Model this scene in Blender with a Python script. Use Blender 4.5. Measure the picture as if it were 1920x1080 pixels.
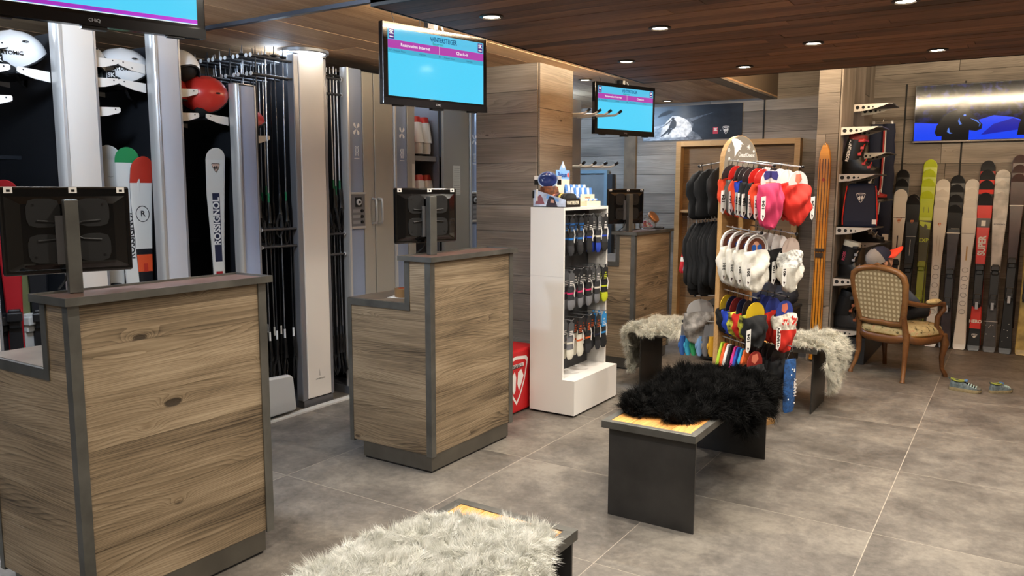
import bpy, bmesh, math, random
import numpy as np
from mathutils import Matrix, Vector

for o in list(bpy.data.objects):
    bpy.data.objects.remove(o, do_unlink=True)
SC = bpy.context.scene
COL = SC.collection
PI = math.pi

# ------------------------------------------------------------------ camera
CAM_H = 1.55
def camera():
    yaw, pitch, roll = math.radians(32.635), math.radians(7.154), math.radians(0.144)
    cy, sy, cp, sp = math.cos(yaw), math.sin(yaw), math.cos(pitch), math.sin(pitch)
    F = Vector((-sy*cp, cy*cp, -sp)); Rt = Vector((cy, sy, 0)); U = Rt.cross(F)
    R2 = Rt*math.cos(roll) + U*math.sin(roll); U2 = U*math.cos(roll) - Rt*math.sin(roll)
    cd = bpy.data.cameras.new('camera'); cd.sensor_width = 36; cd.lens = 1479.77/1920*36
    cd.clip_start = .05; cd.clip_end = 60
    co = bpy.data.objects.new('camera', cd); COL.objects.link(co)
    m = Matrix((R2, U2, -F)).transposed().to_4x4(); m.translation = (0, 0, CAM_H)
    co.matrix_world = m; SC.camera = co
camera()

# ------------------------------------------------------------------ world, exposure
W = bpy.data.worlds.new('world'); SC.world = W; W.use_nodes = True
W.node_tree.nodes['Background'].inputs[0].default_value = (.6, .62, .7, 1)
W.node_tree.nodes['Background'].inputs[1].default_value = .15
SC.view_settings.view_transform = 'Standard'; SC.view_settings.look = 'None'
SC.view_settings.exposure = -0.08; SC.view_settings.gamma = 1.0
SC.view_settings.use_curve_mapping = False

WARM = (1.0, .80, .56); NEUT = (1.0, .915, .79); COOL = (.66, .81, 1.0)
DOWN_W = 74.0       # watts of a soffit downlight
def lamp(kind, name, loc, power, color, rot=(0, 0, 0), size=.08, spot=2.2, blend=.7, sy=None):
    l = bpy.data.lights.new(name, kind); l.energy = power; l.color = color
    if kind == 'SPOT': l.spot_size = spot; l.spot_blend = blend; l.shadow_soft_size = size
    elif kind == 'AREA':
        l.size = size
        if sy: l.shape = 'RECTANGLE'; l.size_y = sy
    else: l.shadow_soft_size = size
    o = bpy.data.objects.new(name, l); COL.objects.link(o); o.location = loc; o.rotation_euler = rot
    return o

# ------------------------------------------------------------------ colours, materials
def lin(h):
    h = h.lstrip('#'); c = [int(h[i:i+2], 16)/255 for i in (0, 2, 4)]
    return tuple((x/12.92 if x <= .04045 else ((x+.055)/1.055)**2.4) for x in c) + (1,)
MATS = {}
def emat(h, k, rough=.12):
    m = bpy.data.materials.new('glow_'+h.lstrip('#')); m.use_nodes = True; b = m.node_tree.nodes['Principled BSDF']
    b.inputs['Base Color'].default_value = (.004, .004, .005, 1); b.inputs['Roughness'].default_value = rough
    b.inputs['Emission Color'].default_value = lin(h); b.inputs['Emission Strength'].default_value = k
    return m
def mat(h, rough=.5, metal=0., emit=0., spec=.5, name=None, coat=0., alpha=None, trans=0., bump=None, var=None):
    """plain procedural material; bump=(scale,strength); var=(scale, amount) colour variation"""
    key = (h, rough, metal, emit, spec, coat, trans, bump, var)
    if key in MATS: return MATS[key]
    m = bpy.data.materials.new(name or 'mat_'+h.lstrip('#')); m.use_nodes = True
    nt = m.node_tree; b = nt.nodes['Principled BSDF']
    b.inputs['Base Color'].default_value = lin(h); b.inputs['Roughness'].default_value = rough
    b.inputs['Metallic'].default_value = metal; b.inputs['Specular IOR Level'].default_value = spec
    b.inputs['Coat Weight'].default_value = coat; b.inputs['Transmission Weight'].default_value = trans
    if emit:
        b.inputs['Emission Color'].default_value = lin(h); b.inputs['Emission Strength'].default_value = emit
    if bump or var:
        tc = nt.nodes.new('ShaderNodeTexCoord')
    if var:
        n = nt.nodes.new('ShaderNodeTexNoise'); n.inputs['Scale'].default_value = var[0]; n.inputs['Detail'].default_value = 6
        nt.links.new(tc.outputs['Object'], n.inputs['Vector'])
        r = nt.nodes.new('ShaderNodeValToRGB'); c = lin(h)
        k = var[1]
        r.color_ramp.elements[0].position = .3; r.color_ramp.elements[1].position = .7
        r.color_ramp.elements[0].color = tuple(max(0, x*(1-k)) for x in c[:3])+(1,)
        r.color_ramp.elements[1].color = tuple(min(1, x*(1+k)) for x in c[:3])+(1,)
        nt.links.new(n.outputs['Fac'], r.inputs['Fac']); nt.links.new(r.outputs['Color'], b.inputs['Base Color'])
    if bump:
        n = nt.nodes.new('ShaderNodeTexNoise'); n.inputs['Scale'].default_value = bump[0]; n.inputs['Detail'].default_value = 4
        nt.links.new(tc.outputs['Object'], n.inputs['Vector'])
        bp = nt.nodes.new('ShaderNodeBump'); bp.inputs['Strength'].default_value = bump[1]; bp.inputs['Distance'].default_value = .01
        nt.links.new(n.outputs['Fac'], bp.inputs['Height']); nt.links.new(bp.outputs['Normal'], b.inputs['Normal'])
    MATS[key] = m; return m

def wood(name, dark, mid, light, rings=26., rough=.62, knots=1.0, bumpk=.35, vary=.35, contrast=1.0, stretch=1.0):
    """sawn wood; grain runs along local X of each board, every board is offset by its own random number"""
    m = bpy.data.materials.new(name); m.use_nodes = True; nt = m.node_tree; N = nt.nodes; L = nt.links
    b = N['Principled BSDF']
    tc = N.new('ShaderNodeTexCoord'); oi = N.new('ShaderNodeObjectInfo')
    def math_(op, a, c=None, d=None):
        n = N.new('ShaderNodeMath'); n.operation = op
        for i, v in enumerate((a, c, d)):
            if v is None: continue
            if isinstance(v, (int, float)): n.inputs[i].default_value = v
            else: L.new(v, n.inputs[i])
        return n.outputs[0]
    off = N.new('ShaderNodeCombineXYZ')
    L.new(math_('MULTIPLY', oi.outputs['Random'], 37.), off.inputs[0]); L.new(math_('MULTIPLY', oi.outputs['Random'], 91.), off.inputs[1])
    L.new(math_('MULTIPLY', oi.outputs['Random'], 53.), off.inputs[2])
    add = N.new('ShaderNodeVectorMath'); add.operation = 'ADD'
    L.new(tc.outputs['Object'], add.inputs[0]); L.new(off.outputs[0], add.inputs[1])
    def scaled(v):
        n = N.new('ShaderNodeVectorMath'); n.operation = 'MULTIPLY'; L.new(add.outputs[0], n.inputs[0]); n.inputs[1].default_value = v
        return n.outputs[0]
    def noise(vec, scale, detail=3., rough_=.5):
        n = N.new('ShaderNodeTexNoise'); n.inputs['Scale'].default_value = scale; n.inputs['Detail'].default_value = detail
        n.inputs['Roughness'].default_value = rough_; L.new(vec, n.inputs['Vector']); return n.outputs['Fac']
    warp = noise(scaled((1.1*stretch, 4.0, 4.0)), 1.0, 2.0)
    def N_sep(v):
        q = N.new('ShaderNodeSeparateColor'); L.new(v.outputs['Color'], q.inputs[0]); return q.outputs[0]
    vo = N.new('ShaderNodeTexVoronoi'); vo.feature = 'F1'; vo.inputs['Scale'].default_value = 1.0
    L.new(scaled((2.8, 7.0, .02)), vo.inputs['Vector'])
    sel = math_('GREATER_THAN', N_sep(vo), .5)
    kn = math_('MULTIPLY', math_('POWER', math_('MAXIMUM', math_('SUBTRACT', 1.0, math_('MULTIPLY', vo.outputs['Distance'], 2.6)), 0.), 3.2), sel)
    kn = math_('MULTIPLY', kn, knots)
    sep = N.new('ShaderNodeSeparateXYZ'); L.new(add.outputs[0], sep.inputs[0])
    yz = math_('ADD', sep.outputs[1], math_('MULTIPLY', sep.outputs[2], .6))
    field = math_('ADD', math_('MULTIPLY', yz, rings*2.2), math_('MULTIPLY', warp, rings*.62))
    field = math_('ADD', field, math_('MULTIPLY', kn, 9.))
    saw = math_('FRACT', field)
    ring = math_('POWER', saw, 2.2)
    fine = noise(scaled((2.5, 85., 85.)), 1.0, 3., .65)
    broad = noise(scaled((1.2, 5., 5.)), 1.0, 3., .5)
    t = math_('ADD', math_('MULTIPLY', ring, -.30*contrast), math_('MULTIPLY', math_('SUBTRACT', fine, .5), .85*contrast))
    t = math_('ADD', t, math_('MULTIPLY', math_('SUBTRACT', broad, .5), 1.1))
    t = math_('ADD', t, .56)
    kd = math_('SMOOTH_MIN', math_('MULTIPLY', math_('MAXIMUM', math_('SUBTRACT', kn, .45), 0.), 3.0), .7, .1)
    t = math_('SUBTRACT', t, kd)
    t = math_('ADD', t, math_('MULTIPLY', math_('SUBTRACT', oi.outputs['Random'], .5), vary))
    r = N.new('ShaderNodeValToRGB'); L.new(t, r.inputs['Fac'])
    e = r.color_ramp.elements; e[0].position = .08; e[0].color = lin(dark); e[1].position = .92; e[1].color = lin(light)
    k = e.new(.5); k.color = lin(mid)
    L.new(r.outputs['Color'], b.inputs['Base Color']); b.inputs['Roughness'].default_value = rough
    bp = N.new('ShaderNodeBump'); bp.inputs['Strength'].default_value = bumpk; bp.inputs['Distance'].default_value = .004
    L.new(t, bp.inputs['Height']); L.new(bp.outputs['Normal'], b.inputs['Normal'])
    return m

def stone(name, c0, c1, c2):
    m = bpy.data.materials.new(name); m.use_nodes = True; nt = m.node_tree; N = nt.nodes; L = nt.links; b = N['Principled BSDF']
    tc = N.new('ShaderNodeTexCoord'); oi = N.new('ShaderNodeObjectInfo')
    add = N.new('ShaderNodeVectorMath'); add.operation = 'ADD'; L.new(tc.outputs['Object'], add.inputs[0])
    mu = N.new('ShaderNodeMath'); mu.operation = 'MULTIPLY'; mu.inputs[1].default_value = 40; L.new(oi.outputs['Random'], mu.inputs[0]); L.new(mu.outputs[0], add.inputs[1])
    n1 = N.new('ShaderNodeTexNoise'); n1.inputs['Scale'].default_value = 2.6; n1.inputs['Detail'].default_value = 12; n1.inputs['Roughness'].default_value = .72; n1.inputs['Distortion'].default_value = .25
    L.new(add.outputs[0], n1.inputs['Vector'])
    r = N.new('ShaderNodeValToRGB'); n3 = N.new('ShaderNodeTexNoise'); n3.inputs['Scale'].default_value = 34; n3.inputs['Detail'].default_value = 6; n3.inputs['Roughness'].default_value = .7; L.new(add.outputs[0], n3.inputs['Vector'])
    mxn = N.new('ShaderNodeMath'); mxn.operation = 'MULTIPLY_ADD'; mxn.inputs[1].default_value = .30; L.new(n3.outputs['Fac'], mxn.inputs[0])
    m7 = N.new('ShaderNodeMath'); m7.operation = 'MULTIPLY_ADD'; m7.inputs[1].default_value = .95; m7.inputs[2].default_value = -.125; L.new(n1.outputs['Fac'], m7.inputs[0]); L.new(m7.outputs[0], mxn.inputs[2])
    L.new(mxn.outputs[0], r.inputs['Fac'])
    e = r.color_ramp.elements; e[0].position = .34; e[0].color = lin(c0); e[1].position = .66; e[1].color = lin(c2); k = e.new(.5); k.color = lin(c1)
    L.new(r.outputs['Color'], b.inputs['Base Color'])
    b.inputs['Roughness'].default_value = .42
    n2 = N.new('ShaderNodeTexNoise'); n2.inputs['Scale'].default_value = 22; n2.inputs['Detail'].default_value = 5; L.new(add.outputs[0], n2.inputs['Vector'])
    mr = N.new('ShaderNodeMapRange'); mr.inputs[3].default_value = .34; mr.inputs[4].default_value = .6; L.new(n2.outputs['Fac'], mr.inputs[0]); L.new(mr.outputs[0], b.inputs['Roughness'])
    bp = N.new('ShaderNodeBump'); bp.inputs['Strength'].default_value = .12; bp.inputs['Distance'].default_value = .003
    L.new(n2.outputs['Fac'], bp.inputs['Height']); L.new(bp.outputs['Normal'], b.inputs['Normal'])
    return m

W_COUNTER = wood('wood_counter', '#3d3122', '#86735a', '#ae9b80', rings=52, knots=1.6, contrast=1.0, stretch=.55, vary=.16)
W_WALL = wood('wood_wall', '#4b443d', '#7d7469', '#a59c91', rings=34, contrast=.6, knots=1.0, stretch=.5, vary=.25)
W_SOFFIT = wood('wood_soffit', '#3d2617', '#744d34', '#9a6c49', rings=20, contrast=.75, knots=.0, vary=.5, bumpk=.15, stretch=.4)
W_CEIL = wood('wood_ceiling', '#8a684a', '#bf9a74', '#dbbb94', rings=22, contrast=.75, knots=.25, vary=.3, bumpk=.15, stretch=.5)
W_NICHE = wood('wood_niche', '#5a412a', '#8a6a46', '#ab875c', rings=34, contrast=.9)
W_PLY = wood('wood_plywood', '#98743f', '#b98f5a', '#cfa876', rings=22, contrast=.5, knots=0, vary=.15, bumpk=.1)
W_BENCH = wood('wood_bench', '#b4712f', '#dc9a4e', '#efb56a', rings=17, contrast=.8, knots=.2, vary=.15)
W_CHAIR = wood('wood_chair', '#4a2c15', '#6c4524', '#876038', rings=14, contrast=.4, knots=0, rough=.35, bumpk=.08)
W_OSKI = wood('wood_vintage_ski', '#a85f10', '#c87f1c', '#dc9a34', rings=8, contrast=.5, knots=0, rough=.3, bumpk=.05)
STONE = stone('floor_stone', '#4c4742', '#6a645d', '#867f75')
STEEL = mat('#6f6e69', .42, .7, bump=(14, .12), var=(6, .3), name='raw_steel')
STEEL_DK = mat('#3b3937', .42, .45, var=(5, .3), name='black_steel')
BLACK = mat('#0d0d0e', .35, name='black_plastic')
BLACKM = mat('#131315', .7, name='black_matte')
WHITE = mat('#e9e6e2', .4, name='white_lacquer')

# ------------------------------------------------------------------ mesh builder
class MB:
    def __init__(s): s.v = []; s.f = []; s.mi = []; s.cur = 0
    def add(s, vs, fs):
        o = len(s.v); s.v += [tuple(v) for v in vs]
        for f in fs: s.f.append([i+o for i in f]); s.mi.append(s.cur)
        return s
    def box(s, x0, x1, y0, y1, z0, z1):
        v = [(x, y, z) for z in (z0, z1) for y in (y0, y1) for x in (x0, x1)]
        return s.add(v, [(0, 2, 3, 1), (4, 5, 7, 6), (0, 1, 5, 4), (2, 6, 7, 3), (0, 4, 6, 2), (1, 3, 7, 5)])
    def cbox(s, c, d):
        return s.box(c[0]-d[0]/2, c[0]+d[0]/2, c[1]-d[1]/2, c[1]+d[1]/2, c[2]-d[2]/2, c[2]+d[2]/2)
    def prism(s, poly, axis, a0, a1):
        """polygon extruded along axis: x-> (y,z), y-> (x,z), z-> (x,y)"""
        def P(p, a): return {'x': (a, p[0], p[1]), 'y': (p[0], a, p[1]), 'z': (p[0], p[1], a)}[axis]
        n = len(poly); ar = sum(poly[i][0]*poly[(i+1) % n][1]-poly[(i+1) % n][0]*poly[i][1] for i in range(n))
        pl = list(poly) if (ar > 0) != (axis == 'y') else list(poly)[::-1]
        v = [P(p, a0) for p in pl]+[P(p, a1) for p in pl]
        f = [tuple(range(n))[::-1], tuple(range(n, 2*n))]+[(i, (i+1) % n, (i+1) % n+n, i+n) for i in range(n)]
        return s.add(v, f)
    def loft(s, rings, closed=True, cap0=True, cap1=True):
        n = len(rings[0]); v = [p for r in rings for p in r]; f = []
        for k in range(len(rings)-1):
            for i in range(n if closed else n-1):
                j = (i+1) % n; f.append((k*n+i, k*n+j, (k+1)*n+j, (k+1)*n+i))
        if closed and cap0: f.append(tuple(range(n))[::-1])
        if closed and cap1: f.append(tuple(range((len(rings)-1)*n, len(rings)*n)))
        return s.add(v, f)
    def tube(s, pts, r, n=8, closed=False, sx=1., sy=1.):
        pts = [Vector(p) for p in pts]; m = len(pts); rr = r if isinstance(r, (list, tuple)) else [r]*m
        up = None; rings = []
        for i in range(m):
            a = pts[(i-1) % m] if (closed or i > 0) else pts[0]; b = pts[(i+1) % m] if (closed or i < m-1) else pts[-1]
            t = (b-a).normalized()
            if up is None: up = Vector((0, 0, 1)) if abs(t.z) < .9 else Vector((1, 0, 0))
            sd = t.cross(up)
            if sd.length < 1e-5: sd = t.cross(Vector((0, 1, .1)))
            sd.normalize(); up = sd.cross(t).normalized()
            rings.append([pts[i]+sd*math.cos(2*PI*k/n)*rr[i]*sx+up*math.sin(2*PI*k/n)*rr[i]*sy for k in range(n)])
        if closed:
            return s.loft(rings+[rings[0]], True, False, False)
        return s.loft(rings)
    def lathe(s, prof, n=16, c=(0, 0, 0), sx=1., sy=1.):
        rings = [[(c[0]+r*sx*math.cos(2*PI*k/n), c[1]+r*sy*math.sin(2*PI*k/n), c[2]+z) for k in range(n)] for r, z in prof]
        return s.loft(rings)
    def ball(s, c, r, n=12, m=8):
        if not isinstance(r, (tuple, list)): r = (r, r, r)
        rings = [[(c[0]+r[0]*math.sin(PI*j/m)*math.cos(2*PI*k/n), c[1]+r[1]*math.sin(PI*j/m)*math.sin(2*PI*k/n), c[2]-r[2]*math.cos(PI*j/m)) for k in range(n)] for j in range(1, m)]
        return s.loft(rings)
    def grid(s, P, closed_u=False):
        nu = len(P); nv = len(P[0]); v = [p for r in P for p in r]
        f = [(i*nv+j, ((i+1) % nu)*nv+j, ((i+1) % nu)*nv+j+1, i*nv+j+1) for i in range(nu if closed_u else nu-1) for j in range(nv-1)]
        return s.add(v, f)
    def xf(s, M, start=0):
        s.v[start:] = [tuple(M @ Vector(p)) for p in s.v[start:]]; return s
    def mesh(s, name, mats, smooth=None):
        me = bpy.data.meshes.new(name); me.from_pydata(s.v, [], s.f)
        if not isinstance(mats, (list, tuple)): mats = [mats]
        for m in mats: me.materials.append(m)
        if len(mats) > 1: me.polygons.foreach_set('material_index', s.mi)
        if smooth:
            me.polygons.foreach_set('use_smooth', [True]*len(me.polygons)); me.set_sharp_from_angle(angle=math.radians(smooth))
        me.update(); return me
    def obj(s, name, mats, parent=None, smooth=None, bevel=0, loc=None, rot=None):
        return link(name, s.mesh(name, mats, smooth), parent, bevel, loc, rot)
def link(name, me, parent=None, bevel=0, loc=None, rot=None):
    o = bpy.data.objects.new(name, me); COL.objects.link(o)
    if parent: o.parent = parent
    if loc: o.location = loc
    if rot: o.rotation_euler = rot
    if bevel:
        b = o.modifiers.new('bevel', 'BEVEL'); b.width = bevel; b.segments = 2; b.limit_method = 'ANGLE'
    return o
def tag(o, label, cat, group=None, kind=None):
    o['label'] = label
    if cat: o['category'] = cat
    if group: o['group'] = group
    if kind: o['kind'] = kind
    return o
def thing(name, label, cat, loc=(0, 0, 0), rz=0, group=None):
    o = bpy.data.objects.new(name, None); COL.objects.link(o); o.location = loc; o.rotation_euler = (0, 0, rz); o.empty_display_size = .1
    return tag(o, label, cat, group)
def struct(o): o['kind'] = 'structure'; return o
def copy_tree(o, parent=None):
    c = o.copy(); COL.objects.link(c)
    if parent: c.parent = parent
    for ch in list(o.children): copy_tree(ch, c)
    return c
TXT = {}
def text(s, size, m, parent, loc=(0, 0, 0), rot=(0, 0, 0), name='lettering', align='CENTER', bold=.0, sx=1., shear=0., depth=.0006):
    key = (s, bold, shear, depth/size, align)
    if key not in TXT:
        cu = bpy.data.curves.new('t', 'FONT'); cu.body = s; cu.size = 1.; cu.align_x = align; cu.align_y = 'CENTER'
        cu.offset = bold; cu.shear = shear; cu.extrude = depth/size; cu.resolution_u = 3
        o = bpy.data.objects.new('t', cu); COL.objects.link(o)
        dg = bpy.context.evaluated_depsgraph_get(); me = bpy.data.meshes.new_from_object(o.evaluated_get(dg))
        bpy.data.objects.remove(o); TXT[key] = me
    me = TXT[key].copy(); me.name = name; me.materials.clear(); me.materials.append(m)
    o = link(name, me, parent, 0, loc, rot); o.scale = (size*sx, size, size); return o

PLK = {}
def boards(parent, o, u, v, U, V, w, m, thick=.015, lens=(1.2, 2.2), gap=.002, seed=0, name='plank', clip=None, rows=None):
    """rows of boards on a U x V rectangle from corner o; u = length direction, v = across, u x v = outward normal"""
    rnd = random.Random(seed); u = Vector(u); v = Vector(v); n = u.cross(v); o = Vector(o)
    R = Matrix((u, v, n)).transposed().to_4x4(); out = []
    ws = rows or [w]*max(1, round(V/w))
    k = V/sum(ws); a = 0.
    for wi in ws:
        wi *= k; lo, hi = (0., U) if not clip else clip(a+wi/2)
        x = lo; first = True
        while x < hi-1e-4:
            ln = rnd.uniform(*lens)
            if first: ln *= rnd.uniform(.4, 1.); first = False
            e = min(hi, x+ln)
            if hi-e < .25*lens[0]: e = hi
            d = (round(e-x-gap, 3), round(wi-gap, 3), thick); key = d+(m.name,)
            if key not in PLK:
                b = MB().box(-d[0]/2, d[0]/2, -d[1]/2, d[1]/2, 0, thick); PLK[key] = b.mesh(name, m)
            ob = bpy.data.objects.new(name, PLK[key]); COL.objects.link(ob)
            M = R.copy(); M.translation = o+u*((x+e)/2)+v*(a+wi/2)+n*rnd.uniform(0, .0025)
            if parent: ob.parent = parent
            ob.matrix_local = M
            out.append(ob); x = e
        a += wi
    return out
# ================================================================== THE ROOM
ZU, ZS = 2.50, 2.40            # upper ceiling, soffit underside
YB, YT = 8.40, 9.15            # back wall, wall with the television
CX, CY0 = -1.38, 7.44          # right face and front face of the column with the boot shelves
XL = -5.75

fl = struct(MB().box(XL, 3.4, -2.2, YT+.2, -.1, -.0003).obj('floor', mat('#a89f91', .8, name='grout')))
tile_me = MB().box(-.4643, .4643, -.4708, .4708, -.01, 0).mesh('tile', STONE)
for i in range(-6, 4):
    for j in range(-7, 6):
        x = -.466+.932*(i+.5); y = 3.768+.945*(j+.5)
        t = bpy.data.objects.new('tile', tile_me); COL.objects.link(t); t.parent = fl; t.location = (x, y, 0); t.rotation_euler = (0, 0, PI*((i*3+j*5) % 2))

# upper ceiling over the ski racks, the counters and the back corner
ce = struct(MB().box(XL, -2.30, -2.2, YB+.2, ZU, ZU+.12).obj('ceiling', mat('#5d4630', .8)))
boards(ce, (-2.30, -2.2, ZU), (0, 1, 0), (-1, 0, 0), YB+2.2, 3.45, .21, W_CEIL, .0, (2.0, 2.8), seed=3) if 0 else \
boards(ce, (XL, -2.2, ZU-.001), (0, 1, 0), (1, 0, 0), YB+2.2, 3.45, .215, W_CEIL, .012, (2.0, 2.8), .003, seed=3)
# ceiling behind the camera and right of it, same height
cf = struct(MB().box(-2.30, 3.4, -2.2, 2.86, ZU, ZU+.12).obj('ceiling_front', mat('#5d4630', .8)))
boards(cf, (-2.30, -2.2, ZU-.001), (0, 1, 0), (1, 0, 0), 5.06, 5.7, .215, W_CEIL, .012, (2.0, 2.8), .003, seed=5)
# raised ceiling bay in front of the television wall
cb = struct(MB().box(-2.30, 3.4, 2.86, YT+.2, 2.95, 3.05).obj('ceiling_bay', mat('#5d4630', .8)))
boards(cb, (-2.18, 6.05, 2.949), (0, 1, 0), (1, 0, 0), YT-6.05, 5.58, .215, W_CEIL, .012, (2.0, 2.8), .003, seed=6)
bm_ = struct(MB().box(-2.30, -2.16, 6.2, YB, ZU-.005, 3.0).obj('trim_1', mat('#6d5d4b', .7)))
tag(bm_, 'boxed beam between the low ceiling and the raised lit bay', None)
boards(bm_, (-2.30, 6.2, ZU-.02), (0, 1, 0), (1, 0, 0), YB-6.2, .14, .14, W_WALL, .015, (2, 3), seed=8)
boards(bm_, (-2.16, YB, ZU-.02), (0, -1, 0), (0, 0, 1), YB-6.2, .5, .25, W_CEIL, .015, (2, 3), seed=9)
# lowered soffit with the downlights
SX0, SY0, SY1 = -2.63, 2.87, 6.06
so = struct(MB().box(SX0, 3.4, SY0, SY1, ZS+.012, ZS+.045).obj('ceiling_soffit', mat('#20160f', .7)))
boards(so, (SX0+.012, SY1-.012, ZS+.014), (1, 0, 0), (0, -1, 0), 3.4-SX0-.012, SY1-SY0-.024, .115, W_SOFFIT, .014, (2.0, 3.2), .003, seed=11)
struct(MB().box(SX0, SX0+.010, SY0, SY1, ZS-.004, ZS+.046).obj('trim_2', mat('#17120e', .6)))
struct(MB().box(SX0+.01, 3.4, SY0, SY0+.010, ZS-.004, ZS+.046).obj('trim_3', mat('#17120e', .6)))
struct(MB().box(SX0+.01, 3.4, SY1-.01, SY1, ZS-.004, ZS+.046).obj('trim_4', mat('#17120e', .6)))
struct(MB().box(-4.6, SX0-.02, 3.03, 3.06, ZU-.035, ZU-.012).obj('trim_5', mat('#4b4f58', .4, .6)))

# walls
wb = struct(MB().box(XL, -1.58, YB, YB+.12, 0, ZU+.6).obj('wall_back', mat('#3d3832', .9)))
boards(wb, (-1.58-4.17, YB, 0), (1, 0, 0), (0, 0, 1), 4.17, 3.0, .215, W_WALL, .014, (1.2, 2.3), .003, seed=21)
wt = struct(MB().box(CX, 3.4, YT, YT+.12, 0, 3.05).obj('wall_television', mat('#3d3832', .9)))
boards(wt, (CX, YT, 0), (1, 0, 0), (0, 0, 1), 3.4-CX, 2.95, .225, W_WALL, .014, (1.1, 2.0), .004, seed=22)
wc = struct(MB().box(-1.56, CX, CY0, YT, 0, 2.95).obj('wall_column', mat('#3d3832', .9)))
boards(wc, (-1.56, CY0, 0), (1, 0, 0), (0, 0, 1), .18, 2.95, .3, W_WALL, .014, (.18, .19), .003, seed=23, rows=[.32, .25, .4, .3, .22, .35])
boards(wc, (CX, CY0, 0), (0, 0, 1), (0, -1, 0), 2.95, .0, .2, W_WALL, seed=1) if 0 else \
boards(wc, (CX, YT, 0), (0, 0, 1), (0, -1, 0), 2.95, YT-CY0, .28, W_WALL, .014, (1.3, 2.6), .004, seed=24)
boards(wc, (-1.56, CY0, 0), (0, 1, 0), (0, 0, 1), YB-CY0, 2.95, .25, W_WALL, -.012, (.9, 1.), .003, seed=27) if 0 else None
# clad column beside the boot lockers
PX0, PX1, PY0, PY1 = -3.66, -3.10, 5.20, 5.72
wp = struct(MB().box(PX0, PX1, PY0, PY1, 0, ZU).obj('wall_pillar', mat('#3d3832', .9)))
boards(wp, (PX0, PY0, 0), (1, 0, 0), (0, 0, 1), PX1-PX0, ZU, .17, W_WALL, .014, (.9, .95), .003, seed=31, rows=[.18, .14, .17, .2, .13, .17, .15, .19, .16, .14, .18, .17, .15, .2])
boards(wp, (PX1, PY0, 0), (0, 1, 0), (0, 0, 1), PY1-PY0, ZU, .2, W_WALL, .014, (.7, .8), .003, seed=32, rows=[.22, .16, .2, .25, .18, .2, .17, .22])
# the walls around and behind the photographer
wl = struct(MB().box(XL-.1, XL, -2.2, YB, 0, ZU).obj('wall_left', mat('#24262b', .9)))
wr = struct(MB().box(3.4, 3.5, -2.2, YT, 0, 3.05).obj('wall_right', mat('#8d8478', .9)))
boards(wr, (3.4, -2.2, 0), (0, 1, 0), (0, 0, 1), YT+2.2, 2.95, .3, W_WALL, -.0, (2.5, 3.5), seed=33) if 0 else None
wf = struct(MB().box(XL, 3.4, -2.3, -2.2, 0, ZU).obj('wall_front', mat('#8d8478', .9)))

# ------------------------------------------------------------------ downlights
def downlight(x, y, z, label, power=DOWN_W, color=NEUT, spot=2.8, r=.042, group=None):
    t = thing('ceiling_downlight', label, 'light', (x, y, z), 0, group)
    MB().lathe([(r+.018, -.001), (r+.018, -.006), (r+.004, -.010), (r, -.004), (r, -.001)], 20).obj('trim_ring', mat('#3a332c', .4, .6), t, 40)
    MB().lathe([(r-.001, -.0005), (r-.001, -.0035), (r*.5, -.005)], 20).obj('lens', mat('#fff4df', .5, emit=60.), t)
    l = lamp('SPOT', 'downlight_lamp', (0, 0, -.02), power, color, (0, 0, 0), .035, spot, 1.0); l.parent = t
    return t
D = [(-2.27, 3.35, 'recessed downlight in the dark wood soffit just right of the middle hanging television'),
     (-1.67, 4.05, 'recessed downlight in the soffit, nearest one above the bench with black sheepskin'),
     (-1.08, 4.93, 'recessed downlight in the soffit above the armchair side, second from the right'),
     (-.49, 5.56, 'recessed soffit downlight farthest right, just above the wall television'),
     (-2.28, 4.97, 'recessed downlight in the soffit above the hanging screen at the back'),
     (-1.68, 5.61, 'recessed soffit downlight close to the lit beam opening'),
     (-.5, 4.07, 'recessed soffit downlight cut off by the top edge of the photo')]
for x, y, l in D: downlight(x, y, ZS-.0005, l)
for x, y in ((.1, 4.93), (.1, 3.35), (.7, 5.56), (.7, 4.07), (1.9, 4.5), (-1.08, 3.35)):
    downlight(x, y, ZS-.0005, 'recessed soffit downlight outside the frame to the right', DOWN_W, group='soffit downlights out of view')
for x, y in ((-1.9, 1.9), (-.6, 1.9), (.8, 1.9), (-1.9, .4), (-.4, .2), (1.0, .2), (-1.5, -1.2), (.5, -1.2)):
    downlight(x, y, ZU-.0135, 'recessed downlight in the ceiling around the photographer', DOWN_W*1.0, group='ceiling downlights near the photographer')
downlight(-3.23, 6.2, ZU-.0135, 'recessed downlight in the back ceiling left of the hindmost hanging screen', DOWN_W*.5)
downlight(-3.24, 8.12, ZU-.0135, 'recessed downlight right above the skier poster', DOWN_W*.25)
# round surface lamp over the ski pole rack
t = thing('round_ceiling_lamp', 'glowing round white lamp on the ceiling above the ski pole rack', 'light', (-4.22, 3.92, ZU-.0135))
MB().lathe([(.175, 0), (.175, -.02), (.16, -.026), (.15, -.02)], 28).obj('lamp_rim', mat('#9aa0a8', .3, .5), t, 40)
MB().lathe([(.150, -.004), (.150, -.02), (.11, -.027)], 28).obj('diffuser', mat('#f4f8ff', .5, emit=7.), t, 40)
l = lamp('POINT', 'round_lamp', (-.12, -.1, -.06), 10, COOL, size=.12); l.parent = t
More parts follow.
